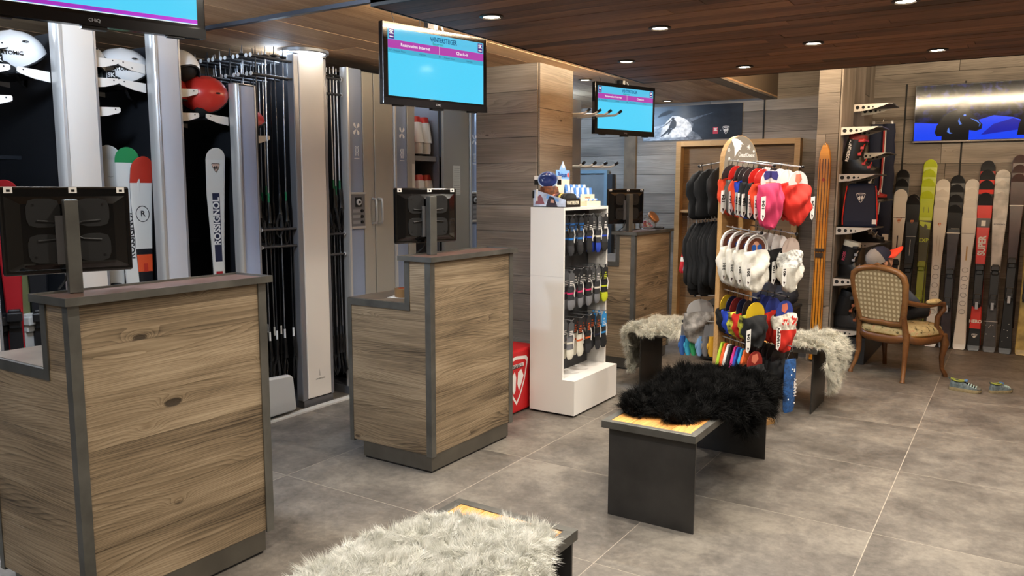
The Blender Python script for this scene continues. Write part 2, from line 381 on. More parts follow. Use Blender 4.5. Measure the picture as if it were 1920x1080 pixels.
# unseen round lamps added as cool fill for racks, pillar and back wall
for xx_, yy, pw_ in ((-4.6, 1.2, 105), (-4.6, -.6, 95), (-3.35, 1.75, 95), (-4.15, 6.9, 130)):
    t = thing('round_ceiling_lamp', 'added round ceiling lamp giving cool fill light, hidden from the camera', 'light', (xx_, yy, ZU-.0135), group='added round lamps out of view')
    MB().lathe([(.175, 0), (.175, -.02), (.16, -.026), (.15, -.02)], 28).obj('lamp_rim', mat('#9aa0a8', .3, .5), t, 40)
    MB().lathe([(.150, -.004), (.150, -.02), (.11, -.027)], 28).obj('diffuser', mat('#f4f8ff', .5, emit=22.), t, 40)
    l = lamp('POINT', 'round_lamp', (0, 0, -.06), pw_, COOL if yy < 5 else (.45, .68, 1.0), size=.12); l.parent = t
# LED strips on top of the soffit and in the raised bay
R_ = math.radians
def led(name, label, x0, x1, y0, y1, z, power, color, rot):
    o = MB().box(x0, x1, y0, y1, z, z+.008).obj(name, mat('#ffdfae' if color is WARM else '#f3f6ff', .5, emit=30.)); tag(o, label, 'light', 'concealed light strips')
    lx, ly = x1-x0, y1-y0
    lamp('AREA', 'strip_lamp', ((x0+x1)/2, (y0+y1)/2, z+.012), power, color, rot, lx, sy=ly)
led('light_strip', 'warm light strip hidden on top of the soffit along its left edge', SX0+.012, SX0+.032, SY0+.1, SY1-.1, ZS+.046, 80, WARM, (0, R_(155), 0))
led('light_strip', 'warm light strip hidden on top of the soffit along its far edge', -2.1, 3.2, SY1-.04, SY1-.02, ZS+.046, 230, WARM, (R_(135), 0, 0))
struct(MB().box(-2.32, -2.30, 2.86, 6.2, ZU-.012, 2.95).obj('wall_cove', mat('#b9a68c', .9)))
# ================================================================== COUNTERS
CAPW = mat('#5b443c', .35, var=(9, .25), bump=(30, .1), name='counter_cap')
def counter(x, y, label, seed):
    """check-in counter: local origin on the floor under its front face, near end; front faces +x"""
    t = thing('check_in_counter', label, 'counter', (x, y, 0), 0, 'check-in counters')
    L, Dp, H, HS, HW, T = .81, .605, 1.165, .93, .175, .016
    prof = [(-Dp+T, .1), (-T, .1), (-T, H), (-HW+T, H), (-HW+T, HS-.02), (-Dp+T, HS-.02)]
    MB().prism(prof, 'y', T, L-T).obj('carcass', BLACKM, t)
    # planked front, two sides
    rows = [.19, .15, .21, .16, .2, .155]
    boards(t, (-T, T, .1), (0, 1, 0), (0, 0, 1), L-2*T, H-.1, .18, W_COUNTER, T-.003, (9, 9.1), .0012, seed, 'plank', rows=rows)
    rows2 = [.2, .17, .22, .15, .09, .235]
    def clip(z):
        return (0., Dp-2*T) if z+.1 < HS-.02 else (Dp-HW-T+.012, Dp-2*T)
    boards(t, (-Dp+T, T, .1), (1, 0, 0), (0, 0, 1), Dp-2*T, H-.1, .18, W_COUNTER, T-.003, (9, 9.1), .0012, seed+7, 'plank', clip=clip, rows=rows2)
    boards(t, (-T, L-T, .1), (-1, 0, 0), (0, 0, 1), Dp-2*T, H-.1, .18, W_COUNTER, T-.003, (9, 9.1), .0012, seed+9, 'plank', clip=lambda z: ((0., Dp-2*T) if z+.1 < HS-.02 else (0., HW-2*T)), rows=rows2)
    # steel edges
    for yy, sg in ((0, 1), (L, -1)):
        b = MB().box(-.036, .0, yy, yy+sg*.018, .09, H).box(-.004, .004, yy-sg*.003, yy+sg*.036, .09, H)
        b.obj('corner_edge', STEEL, t)
        b = MB().box(-Dp, -Dp+.03, yy-sg*.002, yy+sg*.02, .09, HS)
        b.obj('rear_edge', STEEL, t)
        b = MB().box(-Dp, -HW-.0, yy-sg*.003, yy+sg*.03, HS-.038, HS).box(-HW-.0, -HW+.034, yy-sg*.003, yy+sg*.02, HS-.038, H)
        b.obj('step_edge', STEEL, t)
    MB().box(-Dp, -HW, .01, L-.01, HS-.03, HS+.002).obj('step_top', mat('#6d6357', .35, var=(7, .25), name='step_top'), t)
    MB().box(-HW, -HW+T, .01, L-.01, HS, H).obj('riser', STEEL, t)
    MB().box(-HW-.03, .02, -.015, L+.02, H+.001, H+.018).obj('cap', CAPW, t, bevel=.003)
    e = MB().box(.02, .024, -.019, L+.024, H-.001, H+.026).box(-HW-.03, .02, -.019, -.015, H-.001, H+.026)
    e.box(-HW-.034, -HW-.03, -.019, L+.024, H-.001, H+.026).box(-HW-.03, .02, L+.02, L+.024, H-.001, H+.026)
    e.obj('cap_edge', STEEL, t)
    MB().box(-Dp+.1, -.004, .004, L-.04, .012, .1).obj('plinth', mat('#5a554d', .4, .4, var=(4, .25), name='plinth_steel'), t)
    MB().box(-Dp+.11, -.012, .012, L-.05, 0, .012).obj('plinth_gap', BLACKM, t)
    return t
counter(-2.620, 1.375, 'weathered plank counter with stepped side, nearest one at the left edge', 41)
counter(-2.610, 3.268, 'weathered plank counter in the middle, with a roll of tape on its step', 52)
counter(-2.720, 6.170, 'weathered plank counter at the back, behind the white sock stand', 63)

GLOSS = mat('#09090a', .12, coat=.5, name='gloss_black')
def monitor(x, y, rz, label, z=1.184, post_h=.325, w=.41, h=.305):
    """desk screen seen from behind on a steel post; local +x is the side the post stands on"""
    t = thing('desk_monitor', label, 'monitor', (x, y, z), rz, 'desk monitors on posts')
    MB().box(-.022, .022, -.022, .022, 0, post_h).obj('post', STEEL, t, bevel=.003)
    MB().box(-.05, -.022, -.045, -.02, .1, .27).obj('mount_bracket', mat('#77777a', .4, .7), t)
    z0 = .065
    hb = MB().box(-.068, -.048, -w/2, w/2, z0, z0+h)
    hb.obj('housing', GLOSS, t, bevel=.008)
    # bulged rear cover
    a = [(-.048, -w/2+.012, z0+.012), (-.048, w/2-.012, z0+.012), (-.048, w/2-.012, z0+h-.03), (-.048, -w/2+.012, z0+h-.03)]
    b = [(-.034, -w/2+.06, z0+.035), (-.034, w/2-.06, z0+.035), (-.034, w/2-.06, z0+h-.06), (-.034, -w/2+.06, z0+h-.06)]
    MB().loft([a, b]).obj('rear_cover', GLOSS, t, bevel=.006)
    MB().box(-.0695, -.068, -w/2+.012, w/2-.012, z0+.014, z0+h-.012).obj('screen', mat('#0e1c2c', .1), t)
    # four-lobed plate
    pm = mat('#1c1c1d', .55, .3)
    for sy in (-1, 1):
        for sz in (-1, 1):
            cy, cz = sy*.078, z0+h*.5+sz*.062
            poly = [(cy+r*math.cos(k)*.052, cz+r*math.sin(k)*.05) for k, r in [(2*PI*i/16, 1./max(abs(math.cos(2*PI*i/16))**4+abs(math.sin(2*PI*i/16))**4, .5)**.25) for i in range(16)]]
            MB().prism(poly, 'x', -.036, -.030).obj('mount_plate', pm, t)
            MB().tube([(-.028, sy*.014, z0+h*.5+sz*.015), (-.028, sy*.04, z0+h*.5+sz*.03), (-.028, sy*.1, z0+h*.5+sz*.035)], .004, 6).obj('mount_arm', pm, t, 40)
            MB().lathe([(.004, 0), (.004, .002)], 8).xf(Matrix.Translation((-.030, cy+sy*.03, cz+sz*.028)) @ Matrix.Rotation(PI/2, 4, 'Y')).obj('bolt', BLACK, t)
    for yy in (-w/2+.03, 0.02, w/2-.03):
        c = MB().box(-.0476, -.0466, yy-.013, yy+.013, z0+h-.022, z0+h-.002).obj('sticker', WHITE, t)
        MB().box(-.0466, -.0462, yy-.005, yy+.006, z0+h-.018, z0+h-.010).obj('sticker_mark', BLACK, c)
    MB().box(-.0476, -.0466, -w/2+.02, -w/2+.034, z0+.05, z0+.075).obj('sticker', WHITE, t)
    MB().tube([(-.04, -.01, z0+.03), (-.05, -.02, .04), (-.075, -.03, .02), (-.10, -.035, .006)], .004, 6).obj('cable', mat('#232323', .5), t, 40)
    return t
monitor(-2.782, 1.493, math.radians(-18), 'black desk monitor on a steel post, on the nearest counter')
monitor(-2.752, 3.465, math.radians(-18), 'black desk monitor on a steel post, on the middle counter')
monitor(-2.86, 6.36, math.radians(-25), 'black desk monitor on a steel post, beside the candy jar on the back counter')

# roll of tape and sheets of paper on the middle counter
t = thing('tape_roll', 'roll of brown packing tape lying on papers', 'tape', (-2.945, 3.45, .9357))
MB().loft([[(r*math.cos(2*PI*k/28), r*math.sin(2*PI*k/28), z) for k in range(28)] for r, z in ((.034, 0), (.054, 0), (.054, .048), (.034, .048), (.034, 0))], True, False, False).obj('tape', mat('#8a6a45', .3), t, 40)
MB().loft([[(r*math.cos(2*PI*k/28), r*math.sin(2*PI*k/28), z) for k in range(28)] for r, z in ((.031, .001), (.0338, .001), (.0338, .0485), (.031, .0485), (.031, .001))], True, False, False).obj('cardboard_core', mat('#c76a4a', .7), t, 40)
for i, (x, y, r) in enumerate(((-2.925, 3.47, .3), (-2.93, 3.60, -.2))):
    o = MB().box(-.105, .105, -.074, .074, 0, .0008).obj('paper_sheet', mat('#e9e8e6', .8), None, loc=(x, y, .933+i*.001), rot=(0, 0, r))
    tag(o, ['white sheet of paper under the roll of tape', 'white sheet of paper behind the roll of tape'][i], 'paper')

# ================================================================== HANGING SCREENS
def emis(h, k=1.0): return mat(h, .5, emit=k, spec=.0)
SCR = 1.0
CYAN = emat('#55d4fb', 1.05); HEAD = emat('#5bc8f0', 1.0); BAND = emat('#c04ab8', .9); ROW = emat('#4abade', .95)
TEAL = emat('#0a5f95', .9); LOGO = emat('#5a2f8a', .9); WTXT = emat('#ffffff', 1.0); GTXT = emat('#2c6d8e', .8); GREEN_T = emat('#1e9a80', .9)
def sk_logo(parent, x, y, z, s, m_bg=None, m_fg=None):
    o = MB().box(x-s*.5, x+s*.5, y-.0004, y, z-s*.72, z+s*.72).obj('logo_plate', m_bg or LOGO, parent)
    text('SK', s*.78, m_fg or WTXT, o, (x, y-.0006, z+s*.2), (PI/2, 0, 0), 'logo_letters', bold=.03, sx=.85, depth=.0001)
    MB().box(x-s*.35, x+s*.35, y-.0008, y-.0004, z-s*.5, z-s*.36).obj('logo_line', m_fg or WTXT, o)
def television(name, x, y, z, rz, label, w=.74, h=.43, stripe=False):
    t = thing(name, label, 'television', (x, y, z), rz, 'hanging televisions above the counters')
    MB().box(-w/2, w/2, -.012, .028, 0, h).obj('housing', mat('#0b0b0e', .2, coat=.3, name='tv_black'), t, bevel=.004)
    MB().box(-w/2+.08, w/2-.08, .028, .055, .07, h-.08).obj('rear_cover', BLACKM, t, bevel=.01)
    MB().box(-w/2-.001, w/2+.001, -.0135, -.012, 0, .034).obj('chin', mat('#16161b', .25), t)
    for sx in (-1, 1): MB().box(sx*w*.36-.03, sx*w*.36+.03, -.008, .02, -.006, 0).obj('foot_mount', BLACK, t)
    MB().box(-.04, .04, -.01, .02, -.011, 0).obj('sensor', BLACK, t)
    x0, x1, z0, z1 = -w/2+.031, w/2-.029, .046, h-.032
    sc = MB().box(x0, x1, -.0126, -.012, z0, z1).obj('screen', CYAN, t)
    H = z1-z0; y = -.0127; W = x1-x0
    if not stripe:
        MB().box(x0, x1, y, -.0126, z1-.17*H, z1).obj('title_bar', HEAD, sc)
        MB().box(x0, x1, y, -.0126, z1-.295*H, z1-.17*H).obj('pink_band', BAND, sc)
        MB().box(x0+W*.513, x0+W*.516, y-.0002, y, z1-.295*H, z1-.17*H).obj('band_divider', WTXT, sc)
        MB().box(x0, x1, y, -.0126, z1-.365*H, z1-.295*H).obj('heading_row', ROW, sc)
        text('WINTERSTEIGER', .036, TEAL, sc, (x0+W*.56, y-.0002, z1-.075*H), (PI/2, 0, 0), bold=.02, sx=.72, depth=.0001)
        text('Easyrent', .022, GREEN_T, sc, (x0+W*.50, y-.0002, z1-.14*H), (PI/2, 0, 0), bold=.01, depth=.0001)
        text('Reservation Internet', .024, WTXT, sc, (x0+W*.27, y-.0002, z1-.232*H), (PI/2, 0, 0), bold=.01, depth=.0001)
        text('Check-In', .024, WTXT, sc, (x0+W*.76, y-.0002, z1-.232*H), (PI/2, 0, 0), bold=.01, depth=.0001)
        for s_, fx_ in (('N° - Prénom Nom', .09), ('Adresse', .34), ('N°', .52), ('Prénom Nom', .62), ('Adresse', .84)):
            text(s_, .014, GTXT, sc, (x0+W*fx_, y-.0002, z1-.33*H), (PI/2, 0, 0), depth=.0001)
        sk_logo(sc, x0+W*.035, y, z1-.085*H, .036); sk_logo(sc, x0+W*.962, y, z1-.085*H, .036)
    else:
        MB().box(x0, x1, y, -.0126, z0+.012*H, z0+.05*H).obj('pink_band', mat('#a836c4', .2, emit=.8), sc)
        MB().box(x0, x1, y, -.0126, z0, z0+.008*H).obj('bottom_line', WTXT, sc)
        text('Wintersteiger', .011, mat('#3b57d8', .3, emit=.6), sc, (x0+W*.5, y-.0002, z0+.032*H), (PI/2, 0, 0), depth=.0001)
    text('CHiQ', .015, mat('#b9bcc4', .3), t, (0, -.0137, .018), (PI/2, 0, 0), bold=.02, depth=.0001)
    # ceiling mount
    top = ZU-.013-z
    MB().box(-.02, .02, .05, .085, h*.4, top).obj('mount_pole', mat('#3a3c42', .4, .6), t)
    MB().box(.03, .055, .055, .075, h*.6, top).obj('power_socket', WHITE, t)
    MB().tube([(.09, .05, h-.06), (.10, .06, h+.01), (.085, .065, top-.01)], .005, 6).obj('cable', WHITE, t, 40)
    for xx in (-.28, -.10):
        MB().tube([(xx, .03, h-.02), (xx+.012, .03, h+.02), (xx, .035, top)], .0018, 5).obj('hanging_wire', BLACK, t)
    return t

television('hanging_television', -2.682, 1.560, 2.092, R_(72.5), 'hanging television with a plain cyan screen, nearest, cut off at top left', stripe=True)
television('hanging_television', -2.811, 3.600, 1.999, R_(76.8), 'hanging television with pink banner on cyan, above the middle counter')
television('hanging_television', -2.935, 6.385, 2.012, R_(71), 'hanging television with pink banner, hindmost, in front of the grey plank wall')

# ================================================================== BENCHES
def bench(x0, x1, y0, y1, label, axis='y', h=.465, inset=.03):
    t = thing('steel_bench', label, 'bench', ((x0+x1)/2, (y0+y1)/2, 0), 0, 'steel and wood benches')
    a, b = (x1-x0)/2, (y1-y0)/2
    fr = MB()
    for s in (-1, 1):
        fr.box(-a, a, s*b-.0175+(-s*.0175), s*b+.0175-(s*.0175), h-.035, h)
        fr.box(s*a-.0175-s*.0175, s*a+.0175-s*.0175, -b+.035, b-.035, h-.035, h)
    fr.obj('frame', STEEL, t, bevel=.002)
    # top boards lie in the frame
    if axis == 'y':
        boards(t, (-a+.035, -b+.036, h-.012), (0, 1, 0), (1, 0, 0), 2*b-.072, 2*a-.07, .11, W_BENCH, -.010, (3, 4), .0015, 77, 'seat_board')
        for s in (-1, 1): MB().box(-a+inset, a-inset*.2, s*b-s*.03-.005, s*b-s*.03+.005, 0, h-.035).obj('leg_plate', STEEL_DK, t)
    else:
        boards(t, (-a+.036, -b+.035, h-.012), (1, 0, 0), (0, 1, 0), 2*a-.072, 2*b-.07, .11, W_BENCH, .010, (3, 4), .0015, 78, 'seat_board')
        for s in (-1, 1): MB().box(s*a-s*.03-.005, s*a-s*.03+.005, -b+inset, b-inset*.2, 0, h-.035).obj('leg_plate', STEEL_DK, t)
    MB().box(-a+.035, a-.035, -b+.035, b-.035, h-.032, h-.023).obj('seat_base', BLACKM, t)
    return t
B1 = (-1.60, -1.125, .92, 2.155); B2 = (-1.60, -1.138, 3.285, 4.535); B3 = (-2.44, -1.10, 5.585, 6.06)
bench(*B1, 'low steel framed bench in the foreground under a pale sheepskin')
bench(*B2, 'steel bench with honey wood seat under a black sheepskin')
bench(*B3, 'steel bench behind the accessory stand, with pale sheepskins on both ends', 'x')

def sheepskin(name, label, rect, h, cx, cy, rx, ry, rot, color, tipc, n, ln, wd, seed, puff=.03, lobes=.12, lie=0.):
    rs = np.random.RandomState(seed); t = thing(name, label, 'sheepskin', (cx, cy, h), 0, 'sheepskins on the benches')
    x0, x1, y0, y1 = [a-b for a, b in zip(rect, (cx, cx, cy, cy))]
    ph = rs.rand(6)*6.28
    ca, sa = math.cos(rot), math.sin(rot)
    def outline(th):
        sq = 1./np.maximum(np.abs(np.cos(th))**3.2+np.abs(np.sin(th))**3.2, .1)**(1/3.2)
        return sq*(1+lobes*np.cos(4*th+ph[0])*.6+lobes*.5*np.sin(7*th+ph[1])+lobes*.35*np.sin(11*th+ph[2]))
    def surf(r, th):
        R = outline(th)*r; X = R*np.cos(th)*rx; Y = R*np.sin(th)*ry
        X, Y = ca*X-sa*Y, sa*X+ca*Y
        bump = puff*(.55+.45*np.sin(X*11+ph[3])*np.cos(Y*9+ph[4]))+.012*np.sin(X*31+ph[5])*np.sin(Y*27+ph[0])
        edge = np.clip((1-r)*6, 0, 1)**.5
        Z = .012+bump*edge
        for lo, hi, A in ((x0, x1, 'x'), (y0, y1, 'y')):
            C = X if A == 'x' else Y
            for lim, s in ((lo, -1), (hi, 1)):
                d = np.maximum(s*(C-lim), 0.)
                rad = .05; ang = np.minimum(d/rad, PI/2)
                newc = lim+s*(rad*np.sin(ang)+.012*np.minimum(d/rad, 1)); drop = rad*(1-np.cos(ang))+np.maximum(d-rad*PI/2, 0)
                m = d > 0
                C = np.where(m, newc+s*(Z-.012)*np.sin(ang), C); Z = np.where(m, Z*np.cos(ang)-drop+.012*np.sin(ang)*0, Z)
            if A == 'x': X = C
            else: Y = C
        return np.stack([X, Y, Z], -1)
    nr, nt = 26, 96
    rr = np.linspace(.02, 1, nr); tt = np.linspace(0, 2*PI, nt, endpoint=False)
    P = surf(rr[:, None]*np.ones(nt), np.ones(nr)[:, None]*tt)
    mb = MB(); mb.loft([[tuple(p) for p in P[i]] for i in range(nr)], True, True, False)
    mb.obj('hide', mat(color, 1., spec=0.), t, 60)
    r = np.sqrt(rs.rand(n))*.995; th = rs.rand(n)*2*PI
    p = surf(r, th); e = 1e-3
    d1 = surf(np.minimum(r+e, 1.), th)-surf(r-e, th); d2 = surf(r, th+e)-surf(r, th-e)
    nrm = np.cross(d1, d2); nrm /= np.linalg.norm(nrm, axis=1)[:, None]+1e-9
    nrm *= np.where(nrm[:, 2] < -.3, 1, 1)[:, None]
    T1 = d1/(np.linalg.norm(d1, axis=1)[:, None]+1e-9)
    q = np.stack([r*np.cos(th)*rx, r*np.sin(th)*ry], -1)
    cell = np.floor(q/.022).astype(int); hsh = (cell[:, 0]*73856093 ^ cell[:, 1]*19349663) % 4096
    cv = rs.normal(size=(4096, 3)); cvec = cv[hsh]
    big = np.floor(q/.085).astype(int); bh = (big[:, 0]*83492791 ^ big[:, 1]*2971215) % 4096
    bvec = rs.normal(size=(4096, 3))[bh]
    L_ = ln*(.65+.7*rs.rand(n))*(.8+.35*rs.rand(4096)[hsh])
    dirv = nrm*(.85-.6*lie)+cvec*(.28-.1*lie)+bvec*(.18+.35*lie)+T1*(.15+.5*(r**6))[:, None]+rs.normal(size=(n, 3))*.16+np.array([0, 0, -.12])
    dirv /= np.linalg.norm(dirv, axis=1)[:, None]
    side = np.cross(dirv, rs.normal(size=(n, 3))); side /= np.linalg.norm(side, axis=1)[:, None]+1e-9
    w = wd*(.6+.8*rs.rand(n))[:, None]
    curl = (cvec*.35+rs.normal(size=(n, 3))*.22+np.array([0, 0, -.25]))*L_[:, None]*.55
    a = p-nrm*.004; m_ = a+dirv*(L_*.55)[:, None]; tip = a+dirv*L_[:, None]+curl
    V = np.stack([a-side*w, a+side*w, m_-side*w*.75, m_+side*w*.75, tip], 1).reshape(-1, 3)
    base = np.arange(n)*5
    me = bpy.data.meshes.new('fur'); me.vertices.add(n*5); me.vertices.foreach_set('co', V.astype(np.float32).ravel())
    quad = np.stack([base, base+1, base+3, base+2], 1); tri = np.stack([base+2, base+3, base+4], 1)
    loops = np.concatenate([quad, tri], 1).ravel(); me.loops.add(len(loops)); me.loops.foreach_set('vertex_index', loops.astype(np.int32))
    ls = np.stack([np.arange(n)*7, np.arange(n)*7+4], 1).ravel(); me.polygons.add(2*n); me.polygons.foreach_set('loop_start', ls.astype(np.int32))
    me.update(calc_edges=True); me.polygons.foreach_set('use_smooth', [True]*(2*n))
    m = bpy.data.materials.get('fur_'+color) or bpy.data.materials.new('fur_'+color)
    m.use_nodes = True; nt_ = m.node_tree; b = nt_.nodes['Principled BSDF']; b.inputs['Roughness'].default_value = .75
    if len(nt_.nodes) < 4:
        tc = nt_.nodes.new('ShaderNodeTexCoord'); no = nt_.nodes.new('ShaderNodeTexNoise'); no.inputs['Scale'].default_value = 26; no.inputs['Detail'].default_value = 5
        nt_.links.new(tc.outputs['Object'], no.inputs['Vector']); rp = nt_.nodes.new('ShaderNodeValToRGB')
        rp.color_ramp.elements[0].position = .3; rp.color_ramp.elements[1].position = .7
        rp.color_ramp.elements[0].color = lin(color); rp.color_ramp.elements[1].color = lin(tipc)
        nt_.links.new(no.outputs['Fac'], rp.inputs['Fac']); nt_.links.new(rp.outputs['Color'], b.inputs['Base Color'])
        b.inputs['Specular IOR Level'].default_value = .25 if color > '#5' else .12
    me.materials.append(m)
    o = link('fur', me, t); o['kind'] = 'stuff'
    return t
sheepskin('sheepskin', 'big pale grey-white sheepskin filling the foreground bench', B1, .465, -1.315, 1.44, .30, .60, .0, '#c9c8be', '#f3f2ec', 120000, .030, .0009, 5, .035, .06)
sheepskin('sheepskin', 'black long-haired sheepskin on the bench with the honey wood seat', B2, .465, -1.36, 4.03, .335, .575, -.08, '#040404', '#100f0e', 85000, .050, .0011, 9, .03, .13, lie=.5)
sheepskin('sheepskin', 'pale sheepskin on the bench end beside the back counter', B3, .465, -2.36, 5.83, .42, .29, .0, '#b7b4a6', '#e6e3d6', 50000, .034, .0012, 13, .05, .10)
sheepskin('sheepskin', 'pale sheepskin hanging over the bench end near the armchair', B3, .465, -1.13, 5.84, .36, .26, .0, '#b7b4a6', '#e6e3d6', 50000, .034, .0012, 17, .05, .10)
# ================================================================== SKIS (generic builder)
def ski(name, label, L, wt, ww, wl, bands, loc, rz=0, lean=0., group=None, tipr=.10, tail=True, base='#1a1a1a', binding='#1d1d1f', curl=.055, bind_z=.44, accent='#8e8e92', roll=0., cat='ski'):
    """ski standing on its tail; top sheet faces local -y; bands = [(upper fraction, material), ...] from tail to tip"""
    t = thing(name, label, cat, loc, rz, group); t.rotation_euler = (lean, roll, rz)
    zs = [0, .012*L, .03*L, .08*L, .2*L, .33*L, .44*L, .56*L, .68*L, .8*L, .88*L, .92*L]+[L-tipr*wt*f for f in (4., 2.6, 1.6, 1.0, .6, .3, .1, 0.)] if 0 else None
    T = wt*.62                                   # length of the rounded tip
    zz = [0, .006, .02, .05]+[L*f for f in (.12, .2, .28, .36, .44, .52, .6, .68, .76, .83)]+[L-T*f for f in (1., .8, .6, .42, .27, .15, .06, .0)]
    for b in bands: zz.append(b[0]*L-.0005); zz.append(b[0]*L)
    zz = sorted(set(round(z, 4) for z in zz if 0 <= z <= L))
    def width(z):
        f = z/L
        if f < .42: w = wl+(ww-wl)*math.sin(f/.42*PI/2)
        else: w = ww+(wt-ww)*(1-math.cos(min((f-.42)/.45, 1)*PI/2))
        e = (L-z)/T
        if e < 1: w = wt*math.sqrt(max(1-(1-e)**2.4, .02))
        if z < .05: w *= .72+.28*math.sqrt(max(0., 1-(1-z/.05)**2))
        return w
    def off(z):
        a = (z-(L-.24))/.24
        c = -curl*max(a, 0)**2
        b_ = (.10-z)/.10
        return c-.012*max(b_, 0)**2-.012*math.sin(PI*min(max(z/L, 0), 1))*-1
    def th(z): return .006+.012*math.sin(PI*min(max((z/L-.02)/.9, 0), 1))
    mb = MB(); rings = []
    for z in zz:
        w = width(z)/2; y = off(z); h = th(z)
        rings.append([(-w, y, z), (w, y, z), (w, y-h*.7, z), (w-.006 if w > .01 else w, y-h, z), (-w+.006 if w > .01 else -w, y-h, z), (-w, y-h*.7, z)])
    mats = [mat(base, .3)]+[b[1] for b in bands]
    n = 6; o0 = 0
    for k in range(len(zz)-1):
        zc = (zz[k]+zz[k+1])/2/L; bi = next((i for i, b in enumerate(bands) if zc <= b[0]), len(bands)-1)+1
        for i in range(n):
            mb.cur = bi if i in (2, 3, 4) else 0
            j = (i+1) % n; mb.add([rings[k][i], rings[k][j], rings[k+1][j], rings[k+1][i]], [(0, 1, 2, 3)])
    mb.cur = 0; mb.add(rings[0], [tuple(range(6))[::-1]]); mb.add(rings[-1], [tuple(range(6))])
    bd = mb.obj('ski_body', mats, t)
    if binding:
        bm1 = mat(binding, .35); am = mat(accent, .3, .6); yb = off(bind_z*L)-th(bind_z*L)
        z1, z2 = bind_z*L+.13, bind_z*L-.17
        toe = MB().box(-.028, .028, yb-.03, yb, z1-.05, z1+.05).box(-.036, .036, yb-.05, yb-.008, z1-.012, z1+.035); toe.obj('toe_piece', bm1, t, bevel=.006)
        hl = MB().box(-.028, .028, yb-.026, yb, z2-.07, z2+.06).box(-.032, .032, yb-.062, yb-.01, z2-.045, z2+.01); hl.obj('heel_piece', bm1, t, bevel=.006)
        MB().box(-.012, .012, yb-.07, yb-.06, z2-.09, z2-.02).obj('heel_lever', am, t)
        MB().box(-.03, .03, yb-.012, yb-.0005, z2+.06, z1-.05).obj('binding_plate', bm1, t)
    t['ysurf'] = 0
    t.pop('ysurf') if 'ysurf' in t else None
    return t, (lambda z: off(z)-th(z)-.0006)
def ski_text(t, yf, s, z, size, m, x=0, vertical=True, bold=.02, sx=1.):
    text(s, size, m, t, (x, yf(z), z), (PI/2, -PI/2, 0) if vertical else (PI/2, 0, 0), 'lettering', bold=bold, sx=sx, depth=.0003)
def rooster(parent, x, y, z, s, fg, bg=None, rz=0):
    """shield emblem with a bird head shape, facing -y"""
    sh = [(-.5, .42), (-.42, .5), (0, .55), (.42, .5), (.5, .42), (.36, -.05), (.16, -.42), (0, -.6), (-.16, -.42), (-.36, -.05)]
    P = lambda k, q: [(x+a*s*k, z+b*s*k) for a, b in q]
    o = MB().prism(P(1, sh), 'y', y-.0004, y).obj('emblem', fg, parent)
    i = MB().prism(P(.86, sh), 'y', y-.0008, y-.0004).obj('emblem_field', bg, o)
    MB().prism([(x-.3*s, z+.02*s), (x-.08*s, z+.2*s), (x-.02*s, z+.05*s), (x-.05*s, z-.25*s), (x-.12*s, z-.33*s)], 'y', y-.0012, y-.0008).obj('emblem_wing', fg, o)
    MB().prism([(x+.3*s, z+.05*s), (x+.2*s, z+.22*s), (x+.06*s, z+.16*s), (x+.03*s, z-.1*s), (x+.1*s, z-.28*s), (x+.22*s, z-.1*s)], 'y', y-.0012, y-.0008).obj('emblem_wing', fg, o)
    MB().box(x-.3*s, x+.3*s, y-.0012, y-.0008, z+.28*s, z+.36*s).obj('emblem_bar', fg, o)
    return o

# ================================================================== PULL-OUT SKI RACKS
RX = -4.17
ALU = mat('#c6c5c3', .32, .35, name='rack_aluminium'); ALU2 = mat('#8f9095', .35, .5)
PAN_B = mat('#cfc8c0', .45, name='rack_panel_beige'); PAN_G = mat('#b9bec9', .42, name='rack_panel_grey'); PAN_C = mat('#97a6c6', .4, name='rack_panel_blue')
ARM = mat('#e4e0da', .45); DARK = mat('#15171c', .6, name='rack_dark')
def rack(y0, y1, top, panel, label, arms, depth=.95):
    w = y1-y0; t = thing('pull_out_ski_rack', label, 'ski rack', (RX, (y0+y1)/2, 0), 0, 'pull-out ski racks')
    a = w/2; e = .042
    pr = [(0.0, -a+e), (.012, -a+e*.7), (.016, -a+e*.35), (.008, -a+.004), (-.02, -a), (-.05, -a), (-.05, -a+e)]
    MB().prism(pr, 'z', .06, top).obj('edge_profile', ALU, t, 50)
    n = 8
    fp = [(.006*math.sin(PI*k/n)-.004, -a+e+(w-e-.012)*k/n) for k in range(n+1)]+[(-.05, a-.012), (-.05, -a+e)]
    MB().prism(fp, 'z', .06, top-.004).obj('face_panel', panel, t, 30)
    MB().box(-.05, -.001, a-.0115, a, .06, top).obj('side_trim', ALU2, t)
    cap = [(.016*math.sin(PI*k/10), -a+w*k/10) for k in range(11)]+[(-.05, a), (-.05, -a)]
    MB().prism(cap, 'z', top, top+.006).obj('top_cap', ALU2, t)
    MB().box(-depth, -.05, -.02, .02, .1, top-.1).obj('inner_frame', DARK, t)
    MB().box(-depth, -.02, -a+.02, a-.02, .02, .06).obj('runner', ALU2, t)
    for side, lv in arms:
        for z in lv:
            ys = side*a; z += .0; L = .16 if side < 0 else .155
            P = [(ys, z-.034), (ys+side*L*.5, z-.024), (ys+side*(L-.012), z-.004), (ys+side*L, z+.004), (ys+side*L, z+.022), (ys+side*(L-.006), z+.027), (ys, z+.018)]
            ar = MB().prism(P, 'x', -.068, -.062).obj('shelf_arm', ARM, t)
            MB().lathe([(.004, 0), (.004, .002)], 8).xf(Matrix.Translation((-.062, ys+side*(L-.03), z+.015)) @ Matrix.Rotation(PI/2, 4, 'Y')).obj('screw', DARK, ar)
            MB().prism(P, 'x', -.48, -.474).obj('shelf_arm', ARM, t)
            MB().box(-.47, -.072, ys+(0 if side > 0 else -L), ys+(L if side > 0 else 0), z-.006, z+.002).obj('shelf_sheet', DARK, t)
    return t
